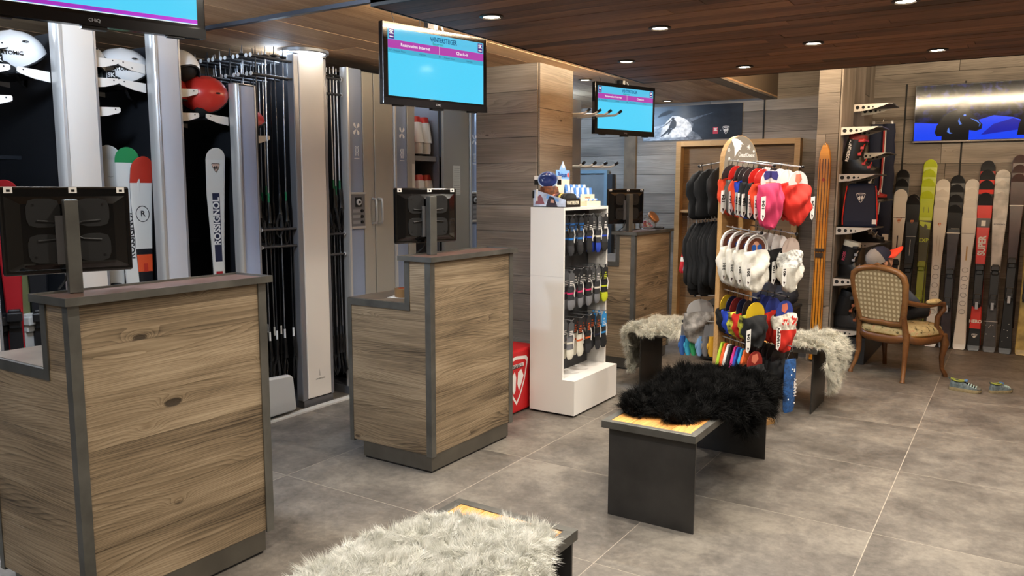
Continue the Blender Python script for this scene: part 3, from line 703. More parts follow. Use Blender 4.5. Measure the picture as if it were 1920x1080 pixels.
rack(2.215, 2.43, 2.46, PAN_B, 'ski rack panel behind the nearest monitor, leftmost of the tall pale panels', [(-1, (2.12,)), (1, (2.225, 2.12, 1.965))])
rack(2.745, 2.93, 2.46, PAN_G, 'ski rack panel between the white and the red helmets', [(-1, (2.225, 2.12)), (1, (2.115, 1.975))])
rack(3.295, 3.465, 2.195, PAN_C, 'short blue-grey ski rack panel just right of the red helmet', [(-1, (1.975,)), (1, (1.87,))])
rack(1.66, 1.87, 2.46, PAN_B, 'ski rack panel hidden left of the frame edge', [(1, (2.235, 2.125, 1.975))])
# tall pole rack
t = thing('ski_pole_rack', 'tall white pole rack panel reaching the round ceiling lamp', 'ski rack', (RX, 3.94, 0))
MB().box(-.06, .0, -.105, .118, .06, 2.455).obj('face_panel', mat('#e3ddd5', .45), t, bevel=.006)
MB().box(-.07, -.004, -.152, -.105, .05, 2.45).obj('edge_profile', ALU2, t, bevel=.008)
MB().box(-.07, -.004, .118, .15, .05, 2.45).obj('edge_profile', ALU2, t, bevel=.008)
MB().box(-.075, -.006, -.152, .15, 2.455, 2.461).obj('top_cap', ALU2, t)
MB().box(-1.0, -.07, -.02, .02, .08, 2.43).obj('inner_frame', DARK, t)
MB().box(-1.0, -.01, -.14, .14, .0, .05).obj('runner', mat('#6f6f72', .4, .5), t)
text('WINTERSTEIGER', .012, mat('#8b8580', .5), t, (.0006, .01, .19), (PI/2, 0, PI/2))
MB().prism([(-.004, .215), (.012, .21), (.008, .24), (.004, .262), (-.001, .235)], 'x', .0002, .0008).obj('emblem', mat('#b9b3ab', .5), t)
PEG = mat('#3b3d42', .45, .3); PEGW = mat('#f0f2f6', .5)
def pegs(side, xs, zs, L, y0):
    for x in xs:
        for z in zs:
            for dx in (-.021, .021):
                p = MB().tube([(x+dx, y0*side, z), (x+dx, (y0+L)*side, z)], .0085, 8).obj('peg', PEG, t, 50)
                MB().tube([(x+dx, (y0+L)*side, z), (x+dx, (y0+L+.004)*side, z)], .0135, 10).obj('peg_cap', PEGW, p)
XS = [-.045-.125*i for i in range(6)]
pegs(-1, XS, (2.395, 2.28), .335, .15)
pegs(-1, XS[:3], (1.275, 1.16), .30, .15)
pegs(1, XS[:1], (2.33, 2.22, 1.22, 1.07), .155, .15)
# ski poles hang tip up between the pegs
def make_pole(name, length, shaft, band):
    p = thing(name, '', 'ski pole')
    MB().tube([(0, 0, 0), (0, 0, -.03), (0, 0, -.05), (0, 0, -length+.13)], [.002, .0035, .0045, .0052], 6).obj('shaft', shaft, p, 60)
    MB().lathe([(.006, -.05), (.026, -.056), (.027, -.062), (.006, -.07)], 10).obj('basket', BLACKM, p, 50)
    MB().tube([(0, 0, -length+.20), (0, 0, -length+.135)], .0072, 6).obj('band', band, p)
    MB().tube([(0, 0, -length+.14), (0, 0, -length+.11), (.004, 0, -length+.06), (.004, 0, -length+.02), (.004, 0, -length)], [.010, .014, .012, .0135, .017], 8).obj('grip', BLACK, p, 60)
    MB().tube([(0, 0, -length+.02), (.012, .02, -length-.05), (.004, .03, -length-.13), (-.006, .01, -length-.16), (-.008, -.012, -length-.1), (0, -.004, -length+.01)], .004, 5, sx=2.2).obj('strap', BLACKM, p, 60)
    return p
SH = [mat('#cfd3d8', .25, .7), mat('#8d929b', .25, .7), mat('#2a2c31', .3, .4), mat('#e8eaee', .3, .2)]
BD = [mat('#1d7a52', .5), mat('#b5c23a', .5), mat('#20242c', .5), mat('#dde0e4', .4)]
protos = {}
rp = random.Random(8)
def pole(x, y, z, length, si, bi, label, group):
    k = (round(length, 2), si, bi)
    if k not in protos:
        protos[k] = make_pole('ski_pole', length, SH[si], BD[bi]); o = protos[k]
    else: o = copy_tree(protos[k])
    o.location = (x, y, z); o.rotation_euler = (rp.uniform(-.012, .012), rp.uniform(-.012, .012), rp.uniform(0, 6)); tag(o, label, 'ski pole', group)
for i, x in enumerate(XS):
    for j in range(4):
        pole(RX+x, 3.94-.20-.075*j+rp.uniform(-.01, .01), 2.395+.062+rp.uniform(0, .02), (1.15, 1.1)[j % 2], (1, 2, 0, 2)[(i+j) % 4], (0, 2)[(i+j) % 2], 'ski pole hanging tip up in the upper tier beside the tall white panel', 'upper tier ski poles')
for i, x in enumerate(XS[:3]):
    for j in range(4):
        pole(RX+x, 3.94-.19-.07*j+rp.uniform(-.008, .008), 1.275+.062, .95, (2, 1)[j % 2], 3, 'short ski pole hanging in the lower tier beside the tall white panel', 'lower tier ski poles')
for j in range(5):
    pole(RX+XS[0]+rp.uniform(-.006, .006), 3.94+.165+.030*j, 2.33+.062+rp.uniform(0, .03), (1.0, 1.05)[j % 2], 3, 0, 'pale ski pole with a green band hanging right of the tall white panel', 'ski poles right of the pole rack')
for j in range(5):
    pole(RX+XS[0]+rp.uniform(-.006, .006), 3.94+.165+.030*j, 1.22+.062, .95, (1, 2)[j % 2], 2, 'dark ski pole hanging low between the tall white panel and the middle counter', 'low ski poles right of the pole rack')

tag(MB().box(-4.145, -4.09, 3.4, 5.95, 0, .012).obj('rack_floor_rail', mat('#d4d2cd', .45)), 'white rail on the floor along the racks', 'rail')
# low grey bumper in front of the short rack
o = MB().prism([(3.40, .035), (3.655, .035), (3.66, .06), (3.64, .27), (3.615, .29), (3.40, .3)], 'x', -4.15, -4.10).obj('rack_bumper', mat('#b9bbbc', .45), None, 40, bevel=.012)
tag(o, 'low rounded grey bumper between the nearest counter and the tall white panel', 'bumper')

# ------------------------------------------------------------------ helmets
def helmet(label, loc, rz, shell, r=.118, brand='ATOMIC', tilt=0, sticker=True, group='ski helmets on the racks'):
    t = thing('ski_helmet', label, 'helmet', loc, rz, group); t.rotation_euler = (tilt, 0, rz)
    # local -y is the side shown, +x the forehead
    nu, nv = 24, 12; P = []
    for i in range(nu):
        th = 2*PI*i/nu; c, s_ = math.cos(th), math.sin(th)
        front = max(c, 0)**2; low = -.38+.50*front+.05*(max(-c, 0)**2)
        row = []
        for j in range(nv+1):
            z = low+(1-low)*j/nv; rad = math.sqrt(max(1-(max(z, -.2)-0)**2*1.0, 0.))if z > -.2 else .98-.25*(-.2-z)
            row.append((c*rad*r*1.16, s_*rad*r*.93, (z+.38)*r*.98))
        P.append(row)
    MB().grid(P, True).obj('shell', shell, t, 70)
    rim = [P[i][0] for i in range(nu)]
    MB().tube([(a*.985, b*.985, c) for a, b, c in rim], .006, 6, closed=True).obj('rim', BLACKM, t, 60)
    MB().ball((-.004, 0, .42*r), (r*1.02, r*.84, r*.62), 14, 8).obj('liner', mat('#0c0c0d', .9), t, 60)
    for s in (-1, 1):
        MB().ball((-.02, s*r*.80, r*.10), (r*.36, r*.13, r*.42), 10, 8).obj('ear_pad', mat('#17181a', .8), t, 60)
        MB().tube([(.01, s*r*.8, -.02), (.03, s*r*.5, -.09), (.035, 0, -.11)], .005, 5, sx=1.8).obj('chin_strap', BLACKM, t, 60)
        for k in range(3):
            a = .9+.35*k; z = .95*r*(1.0-.16*k)
            v = MB().ball((r*(.55-.42*k), s*r*.62, z+.01), (.016, .007, .005), 8, 6); v.obj('vent', BLACK, t)
    for s in (-1, 1):
        text(brand, .026, BLACK, t, (.012, s*(r*.915), .62*r), (PI/2-s*0-.0, 0, 0) if s < 0 else (PI/2, 0, PI), 'lettering', bold=.03)
        if sticker:
            o = MB().box(-.02, .02, s*r*.945-.002, s*r*.945+.002, .02, .07).obj('sticker', BLACK, t)
            o.location = (-.05*1, 0, .0)
            text('SK', .032, WHITE, o, (0, s*(r*.945+.0025), .046), (PI/2, 0, 0) if s < 0 else (PI/2, 0, PI), 'logo_letters', bold=.03)
    return t
WSH = mat('#e6e6e6', .18, coat=.6, name='helmet_white'); RSH = mat('#c33229', .3, coat=.3, name='helmet_red')
helmet('white helmet with black lettering left of the leftmost rack panel', (-4.40, 2.13, 2.175), R_(55), WSH, .13, tilt=.3)
helmet('white helmet with black lettering and square sticker beside the middle rack panel', (-4.38, 2.70, 2.165), R_(55), WSH, .132, tilt=.3)
helmet('white helmet partly hidden behind the leftmost rack panel', (-4.40, 2.50, 2.185), R_(-40), WSH, .115)
helmet('white helmet showing its black inside, right of the middle rack panel', (-4.36, 3.03, 2.215), R_(10), WSH, .126, brand='', tilt=-.2)
helmet('white helmet at the left edge of the photo, behind the shelf arms', (-4.46, 1.93, 2.175), R_(60), WSH, .118)
helmet('round red helmet left of the short blue-grey panel', (-4.34, 3.20, 2.085), R_(60), RSH, .126, sticker=False, tilt=.75, brand='')
helmet('red and white helmet squeezed behind the round red helmet', (-4.40, 3.02, 2.075), R_(150), RSH, .112, sticker=False)
helmet('red helmet peeking out right of the short blue-grey panel', (-4.36, 3.53, 1.935), R_(60), RSH, .108, sticker=False)

# ------------------------------------------------------------------ skis standing in the racks
sw = mat('#dad8d2', .3); sg = mat('#2c8f55', .3); sr = mat('#c33a2b', .3); sb = mat('#1b1c20', .35); so_ = mat('#e2582f', .35); snv = mat('#1d2440', .35); sred = mat('#a81f26', .35)
def kring(t, yf, z, r, m):
    MB().tube([(r*math.cos(2*PI*k/20), yf(z)-.0005, z+r*1.2*math.sin(2*PI*k/20)) for k in range(20)], .0022, 4, closed=True).obj('ring_mark', m, t)
    text('R', r*1.2, m, t, (.002, yf(z), z), (PI/2, 0, 0), 'logo_letter', bold=.02, depth=.0003)
# facing the aisle: local -y turned to +x
FA = R_(62)
def rski(*a, **k):
    return ski(*a, **k)
s_, yf = rski('ski', 'white and green ski standing left of the middle rack panel', 1.72, .128, .074, .11, [(.50, sg), (.55, sw), (.95, sw), (1, sg)], (-4.33, 2.665, .06), FA, -.02, 'skis standing in the racks')
ski_text(s_, yf, 'ROSSIGNOL', 1.22, .052, sb); kring(s_, yf, 1.53, .04, sg)
s_, yf = rski('ski', 'black ski with a red and white tip standing beside the middle rack panel', 1.67, .128, .074, .11, [(.60, sb), (.66, so_), (.68, sb), (.91, sw), (1, sr)], (-4.30, 2.735, .06), FA+.35, -.02, 'skis standing in the racks')
kring(s_, yf, 1.34, .038, sb); MB().box(-.012, .012, yf(1.0)-.0006, yf(1.0), 1.0, 1.05).obj('print_mark', sr, s_)
s_, yf = rski('ski', 'white ski with a round logo standing behind the white and green one', 1.73, .128, .074, .11, [(.6, sw), (1, sw)], (-4.40, 2.60, .06), FA-.3, -.02, 'skis standing in the racks')
ski_text(s_, yf, 'ROSSIGNOL', 1.40, .048, sb); kring(s_, yf, 1.60, .04, sb)
s_, yf = rski('ski', 'white ski with a red round logo, leftmost beside the nearest monitor', 1.64, .125, .074, .11, [(.6, sw), (1, sw)], (-4.46, 2.53, .06), FA-.3, -.02, 'skis standing in the racks')
kring(s_, yf, 1.48, .04, sred)
s_, yf = rski('ski', 'white ski with shield logo and navy stripe standing alone in front of the dark rack', 1.74, .118, .068, .10, [(.30, sw), (.34, sw), (.5, sw), (1, sw)], (-4.30, 3.235, .06), FA+.1, -.015, 'skis standing in the racks')
MB().box(-.022, .022, yf(1.3)-.0006, yf(1.3)+.003, 1.02, 1.50).obj('navy_stripe', snv, s_)
for z0, z1, m in ((.86, 1.0, sred),): MB().box(-.02, .02, yf(.9)-.0006, yf(.9)+.003, .80, .96).obj('red_stripe', m, s_)
text('ROSSIGNOL', .056, WHITE, s_, (0, yf(1.3)-.0008, 1.28), (PI/2, -PI/2, 0), 'lettering', bold=.03, depth=.0003)
rooster(s_, 0, yf(1.62)-.012, 1.62, .05, sb, mat('#d5b8a8', .4))
s_, yf = rski('ski', 'dark ski standing right behind the lone white ski', 1.70, .118, .068, .10, [(1, sb)], (-4.40, 3.29, .06), FA+1.2, -.015, 'skis standing in the racks')
rng = random.Random(4)
for k in range(7):
    yy = (1.93, 1.995, 2.06, 2.125, 2.19, 2.43, 2.49)[k]; cols = [so_, sb, sred, mat('#7c7f57', .4), sb, so_, sw]
    s_, yf = rski('ski', ['orange-edged ski seen under the nearest monitor, leftmost', 'black ski under the nearest monitor, second from the left', 'dark red ski under the nearest monitor', 'olive ski under the nearest monitor', 'black ski under the nearest monitor, beside the olive one', 'orange ski under the nearest monitor, beside its post', 'white ski under the nearest monitor, behind its post'][k],
        1.45+.04*(k % 3), .12, .072, .105, [(.5, sb if k % 2 else cols[k]), (1, cols[k])], (-4.45-.03*(k % 2), yy, .06), FA+.9*(k % 2), 0, 'skis standing in the racks', binding='#c9c9c6' if k % 3 == 0 else '#1d1d1f')
# dark cross bars of the racks behind
for i, (z, y0, y1) in enumerate(((1.62, 2.46, 2.73), (1.62, 2.96, 3.28), (1.20, 2.96, 3.28), (1.70, 1.9, 2.2), (.80, 2.96, 3.28))):
    o = MB().box(-5.1, -4.55, y0, y1, z, z+.02).obj('rack_cross_shelf', mat('#22252b', .4, .4)); tag(o, ['dark shelf deep in the rack left of the middle panel', 'dark upper shelf behind the lone white ski', 'dark middle shelf behind the lone white ski', 'dark shelf above the nearest monitor, deep in the rack', 'dark lower shelf behind the lone white ski'][i], 'shelf')

# ================================================================== BOOT LOCKERS
LK = mat('#a7a49b', .4, .15, name='locker_beige'); LKD = mat('#6f7075', .45, .3); LKB = mat('#8f9db8', .4, .1, name='locker_blue'); LKH = mat('#c8c7c2', .3, .5)
ICON = mat('#f2f4f6', .5)
def locker(y0, yw, label, ydoor, open_=False, paper=False, doors=True, top=2.42):
    """control column from y0, width yw; doors up to ydoor"""
    t = thing('boot_locker', label, 'locker', (RX, y0, 0), 0, 'heated boot lockers')
    w = ydoor-y0
    c = .03
    pr = [(.0, .0), (.014, .006), (.016, .022), (.004, c), (-.05, c), (-.05, 0)]
    MB().prism(pr, 'z', .06, top).obj('edge_profile', ALU, t, 50)
    cp = MB().prism([(-.002, c), (.006, (c+yw)/2), (-.002, yw), (-.05, yw), (-.05, c)], 'z', .06, top).obj('control_column', LKB, t, 40)
    yc = (c+yw)/2
    # fan symbol
    for k in range(4):
        a = PI/4+k*PI/2
        poly = [(yc+.75*q_*math.cos(a+w_), 1.987+q_*math.sin(a+w_)) for q_, w_ in ((.005, 0), (.045, -.38), (.056, -.1), (.05, .25), (.026, .3))]
        MB().prism(poly, 'x', .0066, .0080).obj('fan_symbol', ICON, cp)
    for k in (-1, 0, 1):
        pts = [(.0075, yc+k*.014+.004*math.sin(q*2.2), 1.79+.012*q) for q in range(7)]
        MB().tube(pts, .0028, 4).obj('heat_symbol', ICON, cp)
    MB().box(.005, .008, yc-.026, yc+.026, 1.768, 1.774).obj('heat_symbol', ICON, cp)
    # control box
    cb_ = MB().box(.004, .012, c, yw, 1.27, 1.505).obj('control_box', LKD, t)
    MB().box(.0, .020, c-.004, yw+.002, 1.505, 1.524).obj('box_lip', LKH, cb_, bevel=.004)
    MB().box(.0, .020, c-.004, yw+.002, 1.25, 1.27).obj('box_lip', LKH, cb_, bevel=.004)
    MB().box(.012, .016, yc-.032, yc+.032, 1.415, 1.485).obj('dial_plate', BLACK, cb_)
    MB().lathe([(.024, 0), (.024, .006), (.016, .008)], 16).xf(Matrix.Translation((.016, yc, 1.45)) @ Matrix.Rotation(PI/2, 4, 'Y')).obj('dial', mat('#bfc3c6', .4), cb_, 40)
    MB().lathe([(.009, 0), (.009, .012)], 10).xf(Matrix.Translation((.02, yc, 1.45)) @ Matrix.Rotation(PI/2, 4, 'Y')).obj('dial_knob', BLACK, cb_)
    for k in range(3):
        z = 1.385-.042*k
        MB().box(.012, .0135, c+.01, yc+.02, z-.012, z+.012).obj('switch_label', mat('#85878b', .5), cb_)
        MB().lathe([(.013, 0), (.011, .012)], 10).xf(Matrix.Translation((.013, yc+.034, z)) @ Matrix.Rotation(PI/2, 4, 'Y')).obj('switch_knob', BLACK, cb_, 40)
    # cabinet
    if doors:
        d0 = yw+.006; dm = d0+(w-d0)*.36
        cab = MB().box(-.62, -.04, d0, d0+.02, .06, top).box(-.62, -.04, w-.02, w, .06, top).box(-.62, -.6, d0, w, .06, top).box(-.62, -.04, d0, w, top-.02, top).box(-.62, -.04, d0, w, .06, .1)
        cab.obj('cabinet', LKD, t)
        def handle(y, parent, x=0.):
            MB().tube([(x, y, 1.285), (x+.035, y, 1.29), (x+.042, y, 1.31), (x+.042, y, 1.45), (x+.035, y, 1.47), (x, y, 1.475)], .009, 8).obj('handle', LKH, parent, 60)
        if not open_:
            d1 = MB().box(-.04, .0, d0, dm-.003, .08, top-.01).obj('door', LK, t, bevel=.004); handle(dm-.03, d1)
            d2 = MB().box(-.04, .002, dm+.003, w, .08, top-.01).obj('door', LK, t, bevel=.004); handle(dm+.035, d2)
        else:
            # left leaf folded out towards the aisle, right leaf half open
            lw = .095
            d1 = MB().box(-.04, .0, d0, d0+lw, .08, top-.01).obj('door', LK, t, bevel=.004)
            MB().box(.0005, .0016, d0+lw-.04, d0+lw-.008, 1.45, 1.75).obj('paper_sheet', mat('#cfcdc2', .8), d1)
            d2 = MB().box(-.03, .0, 0, .37, .08, top-.01).obj('door', LK, t, bevel=.004, loc=(.004, w-.37, 0)); handle(.05, d2)
            pp = MB().box(.0005, .0016, .13, .235, 1.50, 1.75).obj('paper_sheet', mat('#d8d6cc', .8), d2)
            for k in range(14): MB().box(.0016, .0018, .14, .225, 1.51+.0165*k, 1.513+.0165*k).obj('print_line', mat('#8a8880', .8), pp)
            MB().box(-.3, -.03, w-.40, w-.385, .08, top-.02).obj('side_panel', LKD, t)
            for z in (1.78, 1.30): MB().box(-.58, -.05, d0+.02, w-.02, z, z+.04).obj('shelf', mat('#8c8c8b', .45, .3), t)
            MB().box(-.5, -.1, d0+.1, w-.42, top-.03, top-.022).obj('light_panel', mat('#cfe8ff', .5, emit=4.), t)
            l = lamp('AREA', 'locker_lamp', (-.2, d0+.2, top-.04), 1.2, COOL, (0, 0, 0), .25); l.parent = t
    return t
locker(4.265, .17, 'grey boot locker with closed double doors, right of the ski poles', 4.775)
locker(4.780, .165, 'grey boot locker standing open with white and red boots inside', 5.79, True)
locker(5.795, .115, 'narrow control column of a boot locker beside the plank pillar', 5.90, doors=False)
tag(MB().box(RX-.62, RX+.002, 4.265, 5.90, .0, .06).obj('locker_plinth', LKD), 'dark plinth under the row of boot lockers', 'plinth')

# ------------------------------------------------------------------ ski boots
def boot(label, loc, rz, shell, cuff, liner, trim, s=1., group='ski boots', brand=None, brandm=None, buckm=None):
    """ski boot, toe towards local +x"""
    t = thing('ski_boot', label, 'ski boot', loc, rz, group); t.scale = (s, s, s)
    def ring(cx, z, lx, ly, p=2.6, tilt=0.):
        out = []
        for k in range(16):
            a = 2*PI*k/16; c, q = math.cos(a), math.sin(a)
            x = lx*math.copysign(abs(c)**(2/p), c); y = ly*math.copysign(abs(q)**(2/p), q)
            out.append((cx+x, y, z+tilt*x))
        return out
    MB().loft([ring(.04, 0, .15, .042), ring(.04, .02, .152, .044), ring(.04, .022, .14, .04)]).obj('sole', mat('#141414', .6), t, 40)
    MB().loft([ring(.035, .02, .148, .045), ring(.035, .05, .15, .05), ring(.02, .085, .132, .05, tilt=-.25), ring(-.025, .125, .088, .05, tilt=-.2), ring(-.035, .17, .078, .05)]).obj('lower_shell', shell, t, 60)
    MB().loft([ring(-.04, .12, .084, .056), ring(-.03, .17, .082, .058), ring(-.015, .24, .08, .06, tilt=-.1), ring(-.0, .285, .082, .062, tilt=-.2)]).obj('cuff', cuff, t, 60)
    MB().loft([ring(-.01, .25, .07, .052), ring(.0, .30, .074, .055, tilt=-.2), ring(.004, .335, .07, .052, tilt=-.25), ring(.004, .32, .05, .034, tilt=-.2)]).obj('liner', liner, t, 60)
    MB().box(.02, .07, -.065, .065, .262, .292).obj('power_strap', trim, t, bevel=.008)
    bk = buckm or mat('#b9bcc0', .3, .7)
    for x, z, w in ((.112, .075, .046), (.07, .105, .05), (.035, .185, .058), (.055, .235, .06)):
        MB().tube([(x, -w-.004, z-.02), (x+.01, -w*.6, z+.012), (x+.006, .0, z+.022)], .005, 5).obj('buckle', bk, t, 50)
        MB().box(x-.012, x+.014, -w-.01, -w, z-.03, z-.008).obj('buckle_lever', bk, t)
    if brand: text(brand, .035, brandm or WHITE, t, (-.05, -.0575, .20), (PI/2, R_(-80), 0), 'lettering', bold=.02)
    return t
bw = mat('#e4e4e2', .3); br = mat('#b52a25', .35); bb = mat('#141416', .35); bg = mat('#24492b', .5)
# toe points into the locker, so the heel faces the aisle
for i, (y, z, sh, ln_, lab) in enumerate(((5.235, 1.821, bw, br, 'white boot with red liner on the upper locker shelf, middle one'), (5.34, 1.821, bw, br, 'white boot with red liner on the upper locker shelf, right one'), (5.12, 1.821, br, so_, 'red boot with orange liner on the upper locker shelf, left one'),
                                    (5.255, 1.341, bw, br, 'white and black boot on the lower locker shelf, middle one'), (5.365, 1.341, bw, br, 'white and black boot on the lower locker shelf, right one'), (5.13, 1.341, br, br, 'red boot on the lower locker shelf, left one'), (5.26, .101, bw, bb, 'white boot on the locker floor, half hidden by the middle monitor'))):
    boot(lab, (-4.34, y, z), R_(165), sh, sh if i < 3 else (bw if sh is bw else br), ln_, snv if i < 3 else bb, .93, 'ski boots in the open locker', brand='ROSSIGNOL' if i in (3, 4) else None, brandm=sb)
ORD = ('first', 'second', 'third', 'fourth', 'fifth', 'sixth', 'seventh', 'eighth', 'ninth')
# ================================================================== WHITE SOCK STAND
GX0, GX1, GXF, GY0, GY1, GH = -2.815, -2.555, -2.462, 4.63, 5.30, 1.428
t = thing('sock_stand', 'white display stand filled with hanging socks', 'display stand', (GX0, GY0, 0))
wd, fd, ln = GX1-GX0, GXF-GX0, GY1-GY0
MB().prism([(0, .015), (fd, .015), (fd, .255), (wd, .255), (wd, GH-.02), (0, GH-.02)], 'y', 0, .018).obj('side_panel', WHITE, t)
MB().prism([(0, .015), (fd, .015), (fd, .255), (wd, .255), (wd, GH-.02), (0, GH-.02)], 'y', ln-.018, ln).obj('side_panel', WHITE, t)
MB().box(0, wd, 0, ln, GH-.02, GH).obj('top_panel', WHITE, t)
MB().box(0, .012, .018, ln-.018, .015, GH-.02).obj('back_panel', WHITE, t)
MB().box(wd-.16, wd-.148, .018, ln-.018, .255, GH-.02).obj('peg_board', mat('#3c3d40', .6), t)
MB().box(fd-.016, fd, .018, ln-.018, .015, .240).obj('base_front', WHITE, t)
MB().box(wd-.16, fd, .018, ln-.018, .240, .255).obj('base_top', WHITE, t)
MB().box(.02, fd-.02, .02, ln-.02, 0, .015).obj('base_gap', BLACKM, t)
MB().box(-.0006, 0.0, 0, ln, .98, .982).box(.0, wd, -.0006, 0, .96, .9615).obj('seam', mat('#c9c6c2', .5), t)
HOOKM = mat('#c9cbce', .25, .8)
TIERZ = (1.372, 1.00, .655); HY = [.10, .235, .37, .505, .615]
for z in TIERZ:
    for hy in HY:
        MB().tube([(wd-.148, hy, z), (wd-.02, hy, z), (wd+.02, hy, z), (wd+.032, hy, z+.012)], .003, 6).obj('hook', HOOKM, t, 50)
def make_pack(card, body, toe, accent, word, wc, Ls=.25):
    p = thing('sock_pack', '', 'socks')
    c = MB().prism([(-.032, -.11), (.032, -.11), (.032, -.02), (.012, -.012), (.012, .004), (-.012, .004), (-.012, -.012), (-.032, -.02)], 'y', -.0008, .0008)
    c = c.obj('card', card, p)
    if word: text(word, .016, wc, c, (0, -.0016, -.055), (PI/2, 0, 0), 'lettering', bold=.02, depth=.0003)
    for k in range(3): MB().box(-.018, .018, -.0014, -.0009, -.075-.012*k, -.070-.012*k).obj('print_line', wc, c)
    def rr(z, w, d, x=0, y=0): return [(x+w*math.cos(2*PI*k/10), y+d*math.sin(2*PI*k/10), z) for k in range(10)]
    MB().loft([rr(-.085, .034, .006, 0, .007), rr(-.12, .037, .009, 0, .009), rr(-Ls*.62, .036, .010, 0, .009), rr(-Ls*.8, .038, .011, .004, .009)]).obj('sock_leg', body, p, 60)
    MB().loft([rr(-Ls*.8, .038, .011, .004, .009), rr(-Ls*.92, .042, .012, .006, .008), rr(-Ls, .036, .011, .004, .007), rr(-Ls-.018, .022, .008, 0, .007)]).obj('sock_foot', toe, p, 60)
    MB().loft([rr(-Ls*.59, .0375, .0115, 0, .009), rr(-Ls*.64, .0375, .0115, .001, .009)]).obj('sock_band', accent, p, 60)
    MB().tube([(.018, -.004, -Ls*.36), (.026, -.008, -Ls*.5), (.020, -.007, -Ls*.66), (.024, -.006, -Ls*.72)], .004, 5).obj('hanger_clip', WHITE, p)
    return p
K = mat('#17181b', .8); K2 = mat('#2a2b30', .8); BL = mat('#1c3fae', .75); PK = mat('#c42a63', .75); GY = mat('#73747a', .8); CRM = mat('#d8d4c6', .8); ORG = mat('#cf5a1e', .75); CARDK = mat('#26282c', .5); CARDG = mat('#55575b', .5); CB = mat('#1f6fc0', .5); YL = mat('#c4cf2a', .7); LB = mat('#2f8fd6', .6)
specs = [[(CARDK, K, K2, CB, 'X-SOCKS', CB), (CARDK, K2, K, CB, 'X-SOCKS', CB), (CARDK, K, K, BL, '', WHITE), (CARDG, K2, BL, CRM, 'SKI', WHITE), (CARDK, K2, K, BL, 'SKI', WHITE)],
         [(CARDG, K2, GY, PK, '', WHITE), (CARDK, K2, GY, PK, 'SKI', WHITE), (CARDK, K, GY, PK, 'SKI', WHITE), (CARDG, K2, GY, CRM, 'SKI', WHITE), (CARDK, K, YL, YL, 'SKI', YL)],
         [(CARDG, GY, CRM, CRM, '', WHITE), (CARDK, CRM, CRM, ORG, 'SKI', ORG), (CARDK, K, K2, ORG, 'SKI', ORG), (CARDK, K, K2, snv, 'SKI', ORG), (LB, K, K, LB, 'SKI', WHITE)]]
wordp = ('leftmost', 'second', 'middle', 'fourth', 'rightmost'); desc = [['black sock pack with blue print', 'dark sock pack with blue label', 'plain black sock pack', 'grey-carded sock pack with blue foot', 'dark sock pack with blue band'],
        ['grey sock pack with pink band', 'grey-footed sock pack with pink band', 'black sock pack with pink band', 'pale-clipped grey sock pack', 'black and neon yellow sock pack'],
        ['grey and cream sock pack', 'cream sock pack with orange label', 'black sock pack with orange label', 'black sock pack with navy band', 'black sock pack with blue card']]
for ti, z in enumerate(TIERZ):
    for hi, hy in enumerate(HY):
        pr = make_pack(*specs[ti][hi]); 
        for k in range(3):
            o = pr if k == 0 else copy_tree(pr)
            o.location = (GX1+.012-.045*k, GY0+hy+rp.uniform(-.008, .008), z-.005); o.rotation_euler = (0, rp.uniform(-.03, .03), PI/2+rp.uniform(-.25, .12))
            row = ('top', 'middle', 'bottom')[ti]
            tag(o, desc[ti][hi]+' on the %s row, %s' % (row, ('front of its hook' if k == 0 else 'behind the front one')), 'socks', 'sock packs behind the front ones' if k else 'sock packs at the front of their hooks')

# --- on top of the stand
TZ = GH+.0005
t = thing('headband_tray', 'printed cardboard tray of headbands on the white sock stand', 'display box', (-2.81, 4.655, TZ))
CBD = mat('#3a2a22', .6); PRT = mat('#b8c4e2', .55, var=(14, .45))
MB().box(0, .25, 0, .215, 0, .004).obj('tray_floor', CBD, t)
sd = [(0, .0), (.25, .0), (.25, .05), (.02, .115), (0, .115)]
a = MB().prism(sd, 'y', 0, .004).obj('tray_side', PRT, t)
MB().prism([(.015, .02), (.09, .02), (.075, .06), (.055, .085), (.035, .07)], 'y', -.0006, 0).obj('printed_figure', mat('#8c5560', .6), a)
MB().prism([(.10, .004), (.19, .004), (.175, .04), (.165, .062), (.13, .075), (.115, .05)], 'y', -.0006, 0).obj('printed_figure', mat('#2a2433', .6), a)
MB().prism([(.135, .03), (.165, .028), (.16, .05), (.14, .052)], 'y', -.0012, -.0006).obj('printed_face', mat('#c99a86', .6), a)
MB().prism([(.10, .06), (.20, .035), (.20, .05), (.11, .085)], 'y', -.0004, 0).obj('printed_sky', mat('#6fa2e0', .6), a)
MB().prism(sd, 'y', .211, .215).obj('tray_side', CBD, t)
fr = MB().box(.246, .25, .004, .211, 0, .058).obj('tray_front', mat('#1c1512', .5), t)
text('WARTHEATER', .032, mat('#e8dfc9', .5), fr, (.2508, .107, .028), (PI/2, 0, PI/2), 'lettering', bold=.02, sx=.82)
MB().box(0, .004, .004, .211, 0, .115).obj('tray_back', CBD, t)
hc = ['#e7e2da', '#17171a', '#efe9e0', '#1b1b1d', '#c98a72', '#d8a493', '#b5705c', '#5a2a2e', '#1d1614', '#b9a24a', '#17120f', '#0f0f10']
names = ['white', 'black', 'cream', 'black', 'tan', 'pale pink', 'rust', 'wine red', 'dark', 'mustard', 'dark brown', 'black']
